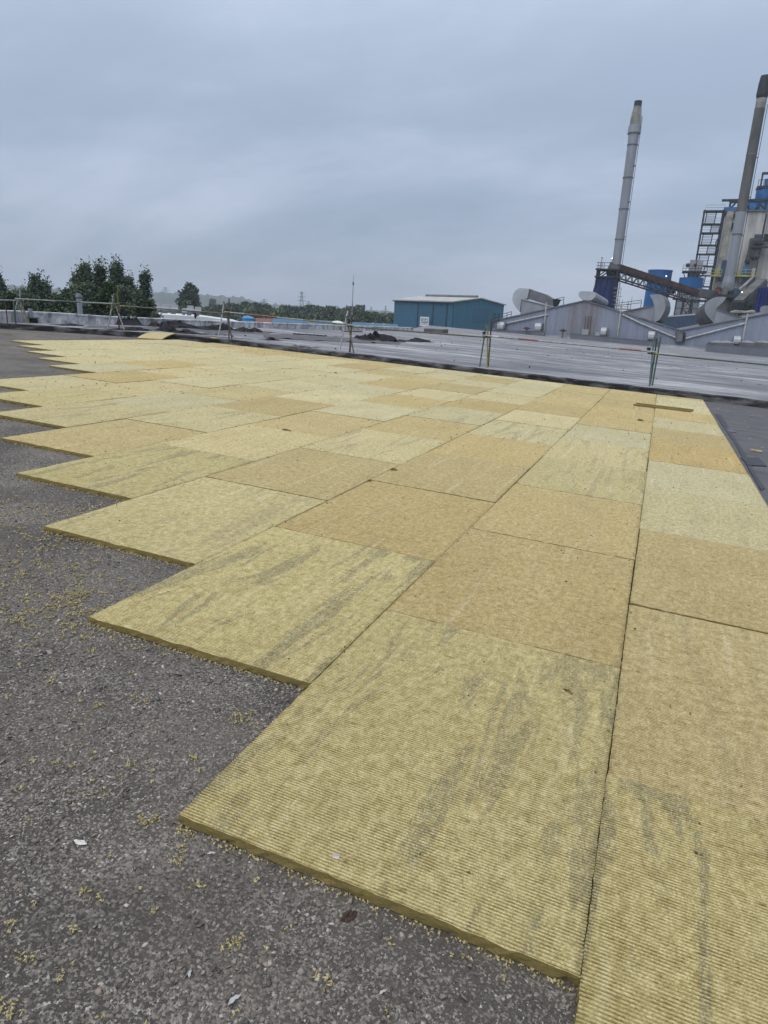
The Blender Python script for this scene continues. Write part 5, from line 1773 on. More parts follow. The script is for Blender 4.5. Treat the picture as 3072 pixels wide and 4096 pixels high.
solo('wall_box', 'small white slatted box left of the third wall vent', 'cabinet', MB().box(q + (0, 0, .0), (.7, .3, .16)).box(q + (0, 0, .25), (.7, .3, .16)).box(q + (0, 0, .12), (.6, .2, .5)), MAT['white_flash'], q)
for x, w, lab in ((2868, 46, 'left one of the pyramid roof lights at far right'), (2902, 42, 'middle one of the pyramid roof lights, half behind its neighbour'), (2988, 42, 'pyramid roof light right of the last wall vent'), (3050, 44, 'pyramid roof light at the right edge of the photo')):
    q = ATY(x, 1376, 105.8); r = w / 2 * 108 / FPX * 1.15
    t = thing('roof_light', lab, 'roof light', q + (0, 0, -.8), 'pyramid roof lights at far right')
    part(t, 'kerb', MB().box(q + (0, 0, -.25), (2 * r, 2 * r, .9)), MAT['stack_dark'])
    part(t, 'glazing', MB().add([q + (-r, -r, .21), q + (r, -r, .21), q + (r, r, .21), q + (-r, r, .21), q + (0, 0, .55)], [(0, 1, 4), (1, 2, 4), (2, 3, 4), (3, 0, 4), (3, 2, 1, 0)]), MAT['zinc'])


# ------------------------------------------------------------------ big duct hoods on the shed roof
def px_poly(pts, ox, oy, s, Y):
    return [ATY(ox + x * s, oy + y * s, Y) for x, y in pts]


def extr(poly, vec):
    v = np.array(vec, float)
    return MB().hexa(poly, [p + v for p in poly])


def ribs(t, poly, vec, n, mat, out=0.05):
    """raised seams across an extruded skin"""
    v = np.array(vec, float)
    c = sum(poly) / len(poly)
    for k in range(1, n):
        f = k / n
        lp = [c + (p - c) * (1 + out / max(.3, np.linalg.norm(p - c))) + v * f for p in poly]
        part(t, 'seam', MB().hexa(lp, [p + v * (0.025) for p in lp]), mat)


A3 = (1500, 1080, .4822)
Z, ZD, ZL = MAT['zinc'], MAT['zinc_dark'], MAT['zinc_light']
t = thing('duct_hood', 'curved sheet-metal hood with an open dark mouth on the left slope', 'duct', ATY(2100, 1255, 112), 'large duct hoods on the shed roof')
nose = [(1280, 155), (1195, 150), (1165, 170), (1146, 200), (1138, 240), (1144, 270), (1165, 308), (1200, 348), (1215, 242), (1262, 236)]
part(t, 'nose', extr(px_poly(nose, *A3, 111), (0, 4.0, 0)), ZL)
part(t, 'duct', extr(px_poly([(1281, 158), (1410, 200), (1474, 240), (1479, 303), (1262, 238)], *A3, 111.3), (0, 3.6, 0)), ZD)  # shade of this receding face is put into the colour by darker sheet
part(t, 'mouth', extr(px_poly([(1475, 240), (1522, 242), (1490, 305), (1480, 305)], *A3, 111.5), (0, 3.4, 0)), MAT['dark_in'])
part(t, 'wedge', extr(px_poly([(1218, 243), (1480, 306), (1480, 330), (1205, 372)], *A3, 110.4), (0, 4.4, 0)), Z)
part(t, 'lip', extr(px_poly([(1216, 234), (1482, 302), (1482, 309), (1216, 243)], *A3, 110.2), (0, .25, 0)), ZL)

A23 = (2300, 1000, .2411)
t = thing('duct_hood', 'ribbed round hood lying on the ridge above the rust streaks', 'duct', ATY(2360, 1210, 110), 'large duct hoods on the shed roof')
end = px_poly([(80, 690), (120, 683), (200, 686), (300, 692), (335, 703), (345, 730), (336, 775), (300, 812), (262, 836), (120, 832), (72, 780), (56, 745), (60, 712)], *A23, 109)
far = px_poly([(320, 800), (340, 790), (400, 790), (500, 810), (540, 830), (556, 860), (552, 890), (535, 915), (505, 930), (400, 935), (340, 900), (318, 870), (315, 830)], *A23, 113)
t_body = MB().hexa(end, far)
part(t, 'body', t_body, Z)
part(t, 'end_plate', MB().hexa([p + (0, -.05, 0) for p in end], [p + (0, -.01, 0) for p in end]), ZL)
for k in range(1, 13):
    f = k / 13
    lp = [a * (1 - f) + b * f for a, b in zip(end, far)]
    c = sum(lp) / len(lp)
    part(t, 'seam', MB().hexa([c + (p - c) * 1.03 for p in lp], [c + (p - c) * 1.03 + (far[0] - end[0]) * .012 for p in lp]), ZL)

t = thing('duct_hood', 'tall curved hood with a pale triangular cheek, before the blue silo', 'duct', ATY(2560, 1290, 112), 'large duct hoods on the shed roof')
part(t, 'cheek', extr(px_poly([(770, 1030), (1312, 918), (1278, 1190), (1100, 1130)], *A23, 109.5), (0, 4, 0)), Z)
skin = [(1235, 742), (1330, 736), (1420, 736), (1466, 780), (1492, 840), (1502, 920), (1490, 1000), (1450, 1080), (1395, 1160), (1330, 1196), (1284, 1165), (1312, 920), (1290, 840)]
pl = px_poly(skin, *A23, 109.8)
part(t, 'cowl', extr(pl, (0.8, 4, -.2)), ZD)
part(t, 'face', MB().hexa([p + (0, -.06, 0) for p in pl], [p + (0, -.01, 0) for p in pl]), Z)
part(t, 'lip', extr(px_poly([(765, 1022), (1314, 908), (1314, 918), (770, 1032)], *A23, 109.2), (0, .3, 0)), ZD)

A26 = (2650, 1050, .2544)
t = thing('duct_hood', 'large curved hood with ribbed underside right of the valley', 'duct', ATY(2850, 1300, 112), 'large duct hoods on the shed roof')
face = [(1005, 545), (930, 538), (820, 545), (760, 575), (715, 605), (680, 650), (662, 710), (666, 770), (690, 820), (740, 880), (800, 945), (850, 712), (960, 612)]
pl = px_poly(face, *A26, 109.6)
v4 = ATY(2650 + 560 * .2544, 1050 + 730 * .2544, 113.5) - ATY(2650 + 715 * .2544, 1050 + 605 * .2544, 109.6)
part(t, 'cowl', MB().hexa(pl, [p + v4 for p in pl]), ZD)
part(t, 'face', MB().hexa([p + (0, -.06, 0) for p in pl], [p + (0, -.01, 0) for p in pl]), Z)
ribs(t, pl, v4, 9, MAT['zinc_dark'])
part(t, 'cheek', extr(px_poly([(850, 735), (1305, 888), (1300, 900), (795, 975)], *A26, 109.0), (0, 4, 0)), Z)
part(t, 'lip', extr(px_poly([(848, 726), (1312, 882), (1308, 892), (850, 738)], *A26, 108.8), (0, .3, 0)), ZD)

t = thing('duct_hood', 'ribbed hood cut off by the right edge below the blue sheet', 'duct', ATY(3070, 1255, 112), 'large duct hoods on the shed roof')
end = px_poly([(1530, 745), (1545, 700), (1600, 678), (1760, 676), (1840, 700), (1850, 760), (1800, 800), (1600, 812), (1545, 790)], *A26, 110)
part(t, 'body', MB().hexa(end, [p + (3.5, 5, -.6) for p in end]), Z)
ribs(t, end, (3.5, 5, -.6), 8, ZL, .04)

# railings on the roof near the hoods
for k, (lab, pts, Y) in enumerate((('light guard rail on the left slope beside the first hood', [(2200, 1213), (2255, 1200)], 113), ('guard rail on the scaffold platform behind the ridge', [(2460, 1225), (2565, 1212)], 120),
                                   ('short guard rail at the left foot of the corrugated shed', [(2010, 1268), (2045, 1258)], 111))):
    a, b = (ATY(x, y, Y) for x, y in pts)
    t = thing('roof_rail', lab, 'railing', a + (0, 0, -.6), 'light guard rails on the shed roof')
    for f in (0.0, .5, 1.0):
        p_ = a * (1 - f) + b * f
        part(t, 'post', MB().tube(p_ + (0, 0, -.8), p_ + (0, 0, .45), .05, n=5), MAT['steel'])
    for h in (.45, 0.05):
        part(t, 'rail', MB().tube(a + (0, 0, h), b + (0, 0, h), .045, n=5), MAT['steel'])
q0 = ATY(1985, 1270, 106)
t = thing('ladder_cage', 'small caged ladder head at the left corner of the corrugated shed', 'ladder', q0 + (0, 0, -2))
for k in range(6):
    a = 2 * math.pi * k / 6
    part(t, 'bar', MB().tube(q0 + (.5 * math.cos(a), .5 * math.sin(a), -1.6), q0 + (.5 * math.cos(a), .5 * math.sin(a), .55), .04, n=5), MAT['steel'])
for h in (-.7, 0.0, .55):
    part(t, 'hoop', MB().path([q0 + (.5 * math.cos(2 * math.pi * k / 10), .5 * math.sin(2 * math.pi * k / 10), h) for k in range(11)], .04, 5), MAT['steel'])

# ------------------------------------------------------------------ blue-sheeted transfer tower
TY = 132.0
tw = lambda x, y, Y=TY: ATY(2300 + x * .2411, 1000 + y * .2411, Y)
a, b = tw(362, 452), tw(694, 456)
zt = (a[2] + b[2]) / 2
x0, x1 = a[0], b[0]
dep = 4.0
t = thing('transfer_tower', 'steel conveyor tower wrapped in dark blue sheeting below', 'tower', ((x0 + x1) / 2, TY + 2, GROUND))
zb = tw(620, 960)[2] - 1.5
lo = [np.array(p) for p in ((x0 - 1.0, TY - .4, zb), (x1 + .1, TY - .4, zb), (x1 + .1, TY + dep, zb), (x0 - 1.0, TY + dep, zb))]
hi = [np.array(p) for p in ((x0, TY - .1, zt), (x1, TY - .1, zt), (x1, TY + dep, zt), (x0, TY + dep, zt))]
# sheeting with soft vertical folds
vs, fs = [], []
n_ = 48
ring = lambda R4, z, amp: [R4[int(k / (n_ / 4))] * (1 - (k % (n_ // 4)) / (n_ / 4)) + R4[(int(k / (n_ / 4)) + 1) % 4] * ((k % (n_ // 4)) / (n_ / 4)) + np.array([0, amp * math.sin(k * 1.9), 0]) for k in range(n_)]
rows_ = [ring([l * (1 - f) + h * f for l, h in zip(lo, hi)], 0, .10 + .10 * (1 - f)) for f in np.linspace(0, 1, 8)]
for R_k in rows_:
    vs += R_k
for j in range(7):
    fs += [(j * n_ + i, j * n_ + (i + 1) % n_, (j + 1) * n_ + (i + 1) % n_, (j + 1) * n_ + i) for i in range(n_)]
part(t, 'blue_sheeting', MB().add(vs, fs), MAT['tarp'])
z1, z2, z3 = zt, tw(500, 320)[2], tw(500, 210)[2]
for cx, cyy in ((x0, TY), (x1, TY), (x1, TY + dep), (x0, TY + dep)):
    part(t, 'column', MB().bar((cx, cyy, GROUND), (cx, cyy, z2 + .2), .28), MAT['steel'])
for zz in (z1 + .1, z2):
    part(t, 'deck', MB().box(((x0 + x1) / 2, TY + dep / 2, zz), (x1 - x0 + .8, dep + .8, .22)), MAT['steel'])
for (pA, pB) in (((x0, TY), (x1, TY)), ((x0, TY + dep), (x1, TY + dep))):
    part(t, 'brace', MB().bar((*pA, z1), ((pA[0] + pB[0]) / 2, pA[1], z2), .14).bar((*pB, z1), ((pA[0] + pB[0]) / 2, pA[1], z2), .14), MAT['steel'])
part(t, 'chute', MB().hexa([np.array(p) for p in ((x0 + 1.7, TY + 1, z1), (x0 + 3.2, TY + 1, z1), (x0 + 3.2, TY + 3, z1), (x0 + 1.7, TY + 3, z1))],
                           [np.array(p) for p in ((x0 + 1.3, TY + .6, z2), (x0 + 4.0, TY + .6, z2), (x0 + 4.0, TY + 3.4, z2), (x0 + 1.3, TY + 3.4, z2))]), MAT['steel'])
part(t, 'drive_housing', MB().hexa([np.array(p) for p in ((x0 + 1.6, TY + .2, z2 + .1), (x1 + .2, TY + .2, z2 + .1), (x1 + .2, TY + 3.4, z2 + .1), (x0 + 1.6, TY + 3.4, z2 + .1))],
                                   [np.array(p) for p in ((x0 + 2.0, TY + .2, z3 + .2), (x1 + .2, TY + .2, z3 - .6), (x1 + .2, TY + 3.4, z3 - .6), (x0 + 2.0, TY + 3.4, z3 + .2))]), MAT['stack_dark'])
for k in range(4):
    xx = x0 + (x1 - x0) * .1 * k
    part(t, 'railing_post', MB().tube((xx, TY - .3, z2), (xx, TY - .3, z2 + 1.15), .05, n=5), MAT['steel'])
for h in (.55, 1.1):
    part(t, 'rail', MB().tube((x0 - .3, TY - .3, z2 + h), (x0 + 2, TY - .3, z2 + h), .05, n=5), MAT['steel'])
q = tw(440, 205); part(t, 'aerial', MB().tube((q[0], TY, z2), (q[0], TY, tw(452, 125)[2]), .05, n=5).box((q[0], TY, tw(452, 130)[2]), (.2, .2, .2)), MAT['steel'])
# floodlight that is switched on
q = tw(618, 142, 131.5)
t = thing('flood_light', 'lit white floodlight at the foot of the pale chimney', 'lamp', q)
part(t, 'bracket', MB().box(q + (.05, .15, -.02), (.34, .22, .3)).tube(q + (0, .25, -.1), (q[0], q[1] + .25, z3 - .4), .04, n=5), MAT['steel'])
part(t, 'lens', MB().lathe(q + (0, -.02, -.11), [(.05, .04), (.085, .07), (.085, .16), (.05, .19)], 12), MAT['lamp'])
q = ATY(2300 + 1516 * .2411, 1000 + 433 * .2411, 156)
t = thing('flood_light', 'lit white floodlight on the side of the blue silo', 'lamp', q)
part(t, 'bracket', MB().box(q + (.05, .15, -.02), (.34, .3, .3)), MAT['steel'])
part(t, 'lens', MB().lathe(q + (0, -.05, -.11), [(.05, .04), (.09, .07), (.09, .16), (.05, .19)], 12), MAT['lamp'])
q = ATY(2650 + 1252 * .2544, 1050 + 469 * .2544, 140)
t = thing('flood_light', 'lit white floodlight among the dark machinery at right', 'lamp', q)
part(t, 'bracket', MB().box(q + (.05, .15, -.02), (.34, .3, .3)), MAT['steel'])
part(t, 'lens', MB().lathe(q + (0, -.05, -.11), [(.05, .04), (.08, .07), (.08, .16), (.05, .19)], 12), MAT['lamp'])

# scaffold behind the ridge
sc = lambda x, y: ATY(2300 + x * .2411, 1000 + y * .2411, 124)
t = thing('access_scaffold', 'tall thin access scaffold beside the blue-sheeted tower', 'scaffold', sc(700, 990))
for (xa, ya, xb, yb) in ((690, 1010, 760, 440), (735, 1000, 752, 620), (910, 990, 955, 770), (770, 1010, 785, 820)):
    a, b = sc(xa, ya), sc(xb, yb); a[0] = b[0] = (a[0] + b[0]) / 2
    part(t, 'standard', MB().tube(a, b, .045, n=5), MAT['t_galv'])
for (xa, xb, y) in ((640, 760, 632), (640, 760, 708), (640, 785, 768), (640, 720, 832), (640, 940, 905), (650, 930, 940), (640, 930, 980)):
    part(t, 'ledger', MB().tube(sc(xa, y), sc(xb, y + 4), .045, n=5), MAT['t_galv'])
part(t, 'deck', MB().hexa([sc(640, 985), sc(930, 992), sc(930, 992) + (0, 2, 0), sc(640, 985) + (0, 2, 0)], [sc(640, 968), sc(930, 976), sc(930, 976) + (0, 2, 0), sc(640, 968) + (0, 2, 0)]), MAT['plank'])
part(t, 'deck', MB().hexa([sc(630, 838), sc(720, 838), sc(720, 838) + (0, 1.5, 0), sc(630, 838) + (0, 1.5, 0)], [sc(630, 826), sc(720, 826), sc(720, 826) + (0, 1.5, 0), sc(630, 826) + (0, 1.5, 0)]), MAT['plank'])


# ------------------------------------------------------------------ chimneys
def stack(name, label, foot, sections, Y, rings, caps):
    """sections: (px x, px y, half width px, material) upward; axis kept plumb"""
    P = [ATY(2300 + x * .4748, 250 + y * .4748, Y) for x, y, *_ in sections]
    cx = sum(p[0] for p in P) / len(P)
    s = (Y - CAM[1]) / FPX * 1.035 * .4748
    t = thing(name, label, 'chimney', (cx, Y, GROUND))
    zs = [p[2] for p in P]
    # plumb axis: the sideways drift of the readings is averaged out
    for k in range(len(P) - 1):
        (x_, y_, h0, m0), (x2, y2, h1, m1) = sections[k], sections[k + 1]
        z0_ = zs[k] if k else GROUND
        part(t, 'shaft_section', MB().lathe((cx, Y, 0), [(h0 * s, z0_), (h1 * s, zs[k + 1])], 26), MAT[m1], True)
    for y_, hw in rings:
        xm = np.interp(y_, [q[1] for q in sections][::-1], [q[0] for q in sections][::-1])
        z = ATY(2300 + xm * .4748, 250 + y_ * .4748, Y)[2]
        part(t, 'flange', MB().lathe((cx, Y, z), [(hw * .965 * s, -.10), (hw * .965 * s, .10)], 26), MAT['zinc_dark'], True)
    return t, cx, zs


S1 = [(338, 1700, 31, ''), (356, 1500, 31, 'stack_grey'), (400, 1236, 32, 'stack_grey'), (441, 972, 32.5, 'stack_grey'), (484, 720, 33.5, 'stack_grey'), (486, 697, 34, 'stack_grey'), (500, 600, 36, 'stack_grey'),
      (503, 596, 43, 'stack_grey'), (510, 535, 42.5, 'stack_grey'), (511, 530, 36, 'stack_grey'), (522, 465, 36, 'stack_cream'), (538, 372, 25.5, 'stack_cream'), (540, 325, 25, 'stack_black')]
stack('chimney', 'pale grey steel chimney with a tapering sooty tip', None, S1, 150.0, [(1492, 36), (1236, 37), (972, 37.5), (697, 38), (598, 45), (372, 27)], None)
S2 = [(1288, 1960, 48, ''), (1296, 1860, 40, 'stack_grey'), (1300, 1800, 33, 'stack_grey'), (1362, 1452, 31, 'stack_grey'), (1366, 1445, 33, 'stack_grey'), (1400, 1260, 32.5, 'stack_grey'), (1430, 1080, 32, 'stack_dark'), (1487, 775, 32, 'stack_dark'),
      (1557, 392, 31, 'stack_dark'), (1570, 305, 31.5, 'stack_cream'), (1578, 275, 37, 'stack_black'), (1592, 180, 34, 'stack_black'), (1598, 150, 32, 'stack_black'), (1606, 112, 29, 'stack_black')]
stack('chimney', 'dark weathered chimney with a black cap at the right edge', None, S2, 152.0, [(1448, 35), (776, 35), (392, 33.5)], None)

CH1 = [o for o in C.objects if o.name == 'chimney'][0]
CH2 = [o for o in C.objects if o.name == 'chimney.001'][0]
for ch, z_top, rad_ in ((CH1, ATY(2556, 470, 150)[2], 1.02), (CH2, ATY(3050, 420, 152)[2], 1.02)):
    bx, by = BASE[ch][0], BASE[ch][1]
    mb = MB()
    for dx in (-.22, .22):
        mb.tube((bx + rad_ + .12, by - .3 + dx, GROUND + 8), (bx + rad_ + .12, by - .3 + dx, z_top), .035, n=4)
    for k in range(60):
        zz = GROUND + 8 + (z_top - GROUND - 8) * k / 60
        mb.tube((bx + rad_ + .12, by - .52, zz), (bx + rad_ + .12, by - .08, zz), .025, n=4)
    part(ch, 'ladder', mb, MAT['steel'])
    for k in range(5):
        zz = GROUND + 14 + (z_top - GROUND - 16) * k / 5
        part(ch, 'bracket', MB().box((bx + rad_ * .9, by - .3, zz), (.5, .6, .12)), MAT['zinc_dark'])
for k, (xa, ya, xb, yb, r_, mm, lab) in enumerate(((2700, 1150, 2840, 1176, .22, 'zinc', 'slim pipe running from the silos towards the white tower'), (2690, 1196, 2850, 1206, .16, 'steel', 'thin dark pipe below the slim pipe at the silos'),
                                                   (2862, 1208, 3072, 1168, .30, 'zinc_dark', 'sloping grey pipe across the foot of the white tower'), (2905, 1195, 3080, 1232, .18, 'rust', 'rusty pipe crossing the dark machinery'))):
    a_, b_ = ATY(xa, ya, 151 - k), ATY(xb, yb, 151 - k)
    tp_ = thing('pipe_run', lab, 'pipe', flat((a_ + b_) / 2, GROUND), 'pipes among the plant')
    part(tp_, 'pipe', MB().tube(a_, b_, r_, n=10), MAT[mm], True)
    for f in (.1, .5, .9):
        p_ = a_ + (b_ - a_) * f
        part(tp_, 'flange', MB().tube(p_ - (b_ - a_) * .008, p_ + (b_ - a_) * .008, r_ * 1.6, n=10), MAT['steel'])
        part(tp_, 'support', MB().bar(p_, flat(p_, GROUND), .12), MAT['steel'])

# ------------------------------------------------------------------ silos
q0, q1 = ATY(2601, 1081, 160), ATY(2698, 1081, 160)
cx, rr = (q0[0] + q1[0]) / 2 - .35, (q1[0] - q0[0]) / 2
zt = ATY(2650, 1079, 160 - rr)[2]
t = thing('blue_silo', 'tall plain bright blue cylindrical silo', 'silo', (cx, 160, GROUND))
part(t, 'shell', MB().lathe((cx, 160, 0), [(rr, GROUND), (rr, zt)], 40), MAT['silo_blue'], True)
part(t, 'rim', MB().lathe((cx, 160, zt), [(rr * 1.035, -.22), (rr * 1.035, .06)], 40), MAT['silo_blue'], True)
for f in (.18, .40, .62):
    part(t, 'band', MB().lathe((cx, 160, zt - 16 * f), [(rr * 1.012, -.07), (rr * 1.012, .07)], 40), MAT['silo_blue'], True)
part(t, 'roof_pipe', MB().tube((cx + rr * .9, 159, zt - 4), (cx + rr * 1.35, 158, zt - 4.3), .45, n=10), MAT['steel'], True)

s26 = lambda x, y, Y: ATY(2650 + x * .2544, 1050 + y * .2544, Y)
Yg = 158.0
gl, gr = s26(232, 400, Yg), s26(610, 400, Yg)
cx, rr = (gl[0] + gr[0]) / 2 + .15, (gr[0] - gl[0]) / 2
zt = s26(440, 232, Yg - rr)[2]; zm = s26(440, 410, Yg - rr)[2]
t = thing('grey_silo', 'grey banded silo with a bright blue top and two bin vents', 'silo', (cx, Yg, GROUND))
sh = part(t, 'shell', MB().lathe((cx, Yg, 0), [(rr, GROUND), (rr, zm)], 36), MAT['zinc'], True)
part(t, 'blue_top', MB().lathe((cx, Yg, 0), [(rr * 1.02, zm), (rr * 1.02, zt)], 36), MAT['silo_blue'], True)
for k in range(9):
    part(t, 'band', MB().lathe((cx, Yg, zm - 1.2 - 1.35 * k), [(rr * 1.01, -.06), (rr * 1.01, .06)], 36), MAT['steel'], True)
zd = s26(440, 140, Yg - rr)[2]
part(t, 'deck', MB().box((cx + .3, Yg, zd), (2 * rr * 1.0, 2 * rr * .9, .28)), MAT['steel'])
for f in (-.8, -.35, .1, .55, .9):
    part(t, 'strut', MB().bar((cx + f * rr * .75, Yg - rr * .6, zt), (cx + f * rr, Yg - rr * .85, zd), .16), MAT['steel'])
for k in range(9):
    xx = cx + .3 - rr + 2 * rr * k / 8
    part(t, 'railing_post', MB().tube((xx, Yg - rr * .9, zd), (xx, Yg - rr * .9, zd + 1.2), .045, n=5), MAT['steel'])
for h in (.6, 1.2):
    part(t, 'rail', MB().tube((cx + .3 - rr, Yg - rr * .9, zd + h), (cx + .3 + rr, Yg - rr * .9, zd + h), .045, n=5), MAT['steel'])
for f in (-.17, .42):
    xx = cx + f * rr
    vt = part(t, 'bin_vent', MB().box((xx, Yg, (zt + zd) / 2 + .1), (1.0, 1.0, zd - zt + .4)).box((xx + .15, Yg, zd + 1.2), (1.15, 1.2, 2.3)), MAT['zinc'])
    part(vt, 'vent_fan', MB().lathe((xx - .7, Yg - .3, zd + .9), [(.1, 0), (.42, .1), (.42, .7), (.15, .8)], 10), MAT['steel'])

# ------------------------------------------------------------------ conveyor gallery
Yc0, Yc1 = 134.0, 146.0
gal = [(2300 + 690 * .2411, 1000 + 278 * .2411, Yc0), (2650 + 520 * .2544, 1050 + 466 * .2544, Yc1)]
a, b = ATY(*gal[0]), ATY(*gal[1])
t = thing('conveyor', 'rusty inclined conveyor gallery on a lattice truss', 'conveyor', (b[0], b[1], GROUND))
u_ = (b - a); L_ = np.linalg.norm(u_); u_ /= L_
sdir = np.cross(u_, (0, 0, 1)); sdir /= np.linalg.norm(sdir); w_up = np.cross(sdir, u_)
M3 = np.stack([u_, sdir, w_up], 1)
part(t, 'gallery', MB().box((a + b) / 2, (L_, 1.8, .85), M=M3), MAT['rust'])
for k in range(14):
    part(t, 'cladding_rib', MB().box(a + u_ * L_ * (k + .5) / 14, (.12, 1.9, .92), M=M3), MAT['rust'])
part(t, 'walkway', MB().box((a + b) / 2 - w_up * .58, (L_, 2.2, .14), M=M3), MAT['steel'])
for s in (-1, 1):
    c0 = a - w_up * 1.95 + sdir * s; c1 = b - w_up * 1.95 + sdir * s
    part(t, 'bottom_chord', MB().bar(c0, c1, .2), MAT['steel'])
    mb = MB()
    nb_ = 26
    for k in range(nb_):
        p_, q_ = a + u_ * L_ * k / nb_ + sdir * s, a + u_ * L_ * (k + 1) / nb_ + sdir * s
        if k % 2 == 0:
            mb.bar(p_ - w_up * .6, q_ - w_up * 1.95, .10)
        else:
            mb.bar(p_ - w_up * 1.95, q_ - w_up * .6, .11)
    part(t, 'lattice', mb, MAT['steel'])
tr = ATY(2650 + 405 * .2544, 1050 + 575 * .2544, 143)
for s in (-1, 1):
    for w in (-1, 1):
        part(t, 'trestle_leg', MB().bar(tr + (s * .7, w, 0), (tr[0] + s * 1.5, tr[1] + w * 1.2, GROUND), .24), MAT['steel'])
mb = MB()
for k in range(5):
    z0_ = tr[2] - k * 1.7
    mb.bar((tr[0] - .75 - .09 * k, tr[1] - 1, z0_), (tr[0] + .85 + .09 * k, tr[1] - 1, z0_ - 1.7), .12)
    mb.bar((tr[0] + .75 + .09 * k, tr[1] - 1, z0_), (tr[0] - .85 - .09 * k, tr[1] - 1, z0_ - 1.7), .12)
part(t, 'trestle_brace', mb, MAT['steel'])
a2, b2 = ATY(2650 + 520 * .2544, 1050 + 470 * .2544, 146), ATY(2650 + 800 * .2544, 1050 + 515 * .2544, 150)
M3b = np.stack([(b2 - a2) / np.linalg.norm(b2 - a2), sdir, np.cross(sdir, (b2 - a2) / np.linalg.norm(b2 - a2))], 1)
part(t, 'lower_gallery', MB().box((a2 + b2) / 2, (np.linalg.norm(b2 - a2), 2.2, 1.5), M=M3b), MAT['zinc_dark'], label='grey lower end of the conveyor gallery')

# dark blue back building seen in the valley
a, b = ATY(2525, 1278, 136), ATY(2830, 1254, 136)
mb = MB().hexa([flat(a, GROUND), flat(b, GROUND), flat(b, GROUND) + (0, 8, 0), flat(a, GROUND) + (0, 8, 0)], [a, b, b + (0, 8, 0), a + (0, 8, 0)])
t = thing('back_building', 'dark blue-grey building seen behind the valley of the shed', 'building', flat(a, GROUND))
part(t, 'wall', mb, MAT['steel_blue'])
part(t, 'eaves_trim', MB().hexa([a + (0, -.1, -.1), b + (0, -.1, -.1), b + (0, 8.2, -.1), a + (0, 8.2, -.1)], [a + (0, -.1, .15), b + (0, -.1, .15), b + (0, 8.2, .15), a + (0, 8.2, .15)]), MAT['zinc_light'])

# ------------------------------------------------------------------ white process tower
WY = 172.0
s6 = lambda x, y, Y=WY: ATY(2750 + x * .3163, 600 + y * .3163, Y)
tl = s6(512, 782); zt = s6(800, 775)[2]
lx = (s6(512, 782)[0] + s6(330, 1790)[0]) / 2
cxw = s6(1003, 900)[0]
t = thing('process_tower', 'tall stained white process tower with stair and blue head', 'tower', (lx, WY, GROUND))
part(t, 'front_wall', MB().hexa([np.array(p) for p in ((lx, WY, GROUND), (cxw, WY, GROUND), (cxw, WY + 14, GROUND), (lx, WY + 14, GROUND))],
                                [np.array(p) for p in ((lx, WY, zt), (cxw, WY, zt), (cxw, WY + 14, zt), (lx, WY + 14, zt))]), MAT['tower'])
part(t, 'side_block', MB().hexa([np.array(p) for p in ((cxw + .02, WY + .6, GROUND), (cxw + 12, WY + .6, GROUND), (cxw + 12, WY + 14, GROUND), (cxw + .02, WY + 14, GROUND))],
                                [np.array(p) for p in ((cxw + .02, WY + .6, zt - .1), (cxw + 12, WY + .6, zt - .1), (cxw + 12, WY + 14, zt - .1), (cxw + .02, WY + 14, zt - .1))]), MAT['tower'])
part(t, 'corner_strip', MB().box((lx + .5, WY - .15, (zt + GROUND) / 2), (1.3, .5, zt - GROUND + .1)), MAT['stack_cream'])
part(t, 'roof_edge', MB().box(((lx + cxw) / 2 + 6, WY + 6.9, zt + .12), (cxw - lx + 12.6, 14.6, .25)), MAT['zinc_dark'])
for x, y, w, h, mm in ((597, 838, .9, .9, 'dark_in'), (575, 962, 1.0, 1.3, 'dark_in'), (882, 1130, 1.3, 2.0, 'steel_blue'), (1005, 1115, 1.2, 1.6, 'dark_in')):
    q = s6(x, y); o_ = part(t, 'window', MB().box((q[0], WY - .03, q[2]), (w, .3, h)), MAT[mm])
    part(o_, 'sill', MB().box((q[0], WY - .2, q[2] - h / 2 - .1), (w + .3, .4, .14)), MAT['zinc_dark'])
q = s6(448, 1530); part(t, 'blue_door', MB().box((q[0] + .3, WY - .35, q[2]), (1.7, .5, 4.4)), MAT['steel_blue'])
q = s6(724, 1550); part(t, 'blue_cabinet', MB().box((q[0], WY - 1.0, q[2]), (1.3, .9, 2.4)), MAT['plant_blue'])
q = s6(715, 1635); part(t, 'pale_hatch', MB().box((q[0], WY - .3, q[2]), (1.9, .4, 1.2)), MAT['zinc_light'])
# yellow gallery
for (xa, xb, yy) in ((285, 415, 1595), (560, 870, 1598)):
    a, b = s6(xa, yy), s6(xb, yy)
    z0_ = (a[2] + b[2]) / 2
    gal_ = part(t, 'gallery_deck', MB().box(((a[0] + b[0]) / 2, WY - 1.0, z0_), (b[0] - a[0], 1.8, .35)), MAT['yellow'])
    n_ = max(3, int((b[0] - a[0]) / 1.0))
    for k in range(n_ + 1):
        xx = a[0] + (b[0] - a[0]) * k / n_
        part(gal_, 'post', MB().tube((xx, WY - 1.9, z0_), (xx, WY - 1.9, z0_ + 1.3), .06, n=5), MAT['yellow'])
    for h in (.65, 1.3):
        part(gal_, 'rail', MB().tube((a[0], WY - 1.9, z0_ + h), (b[0], WY - 1.9, z0_ + h), .06, n=5), MAT['yellow'])
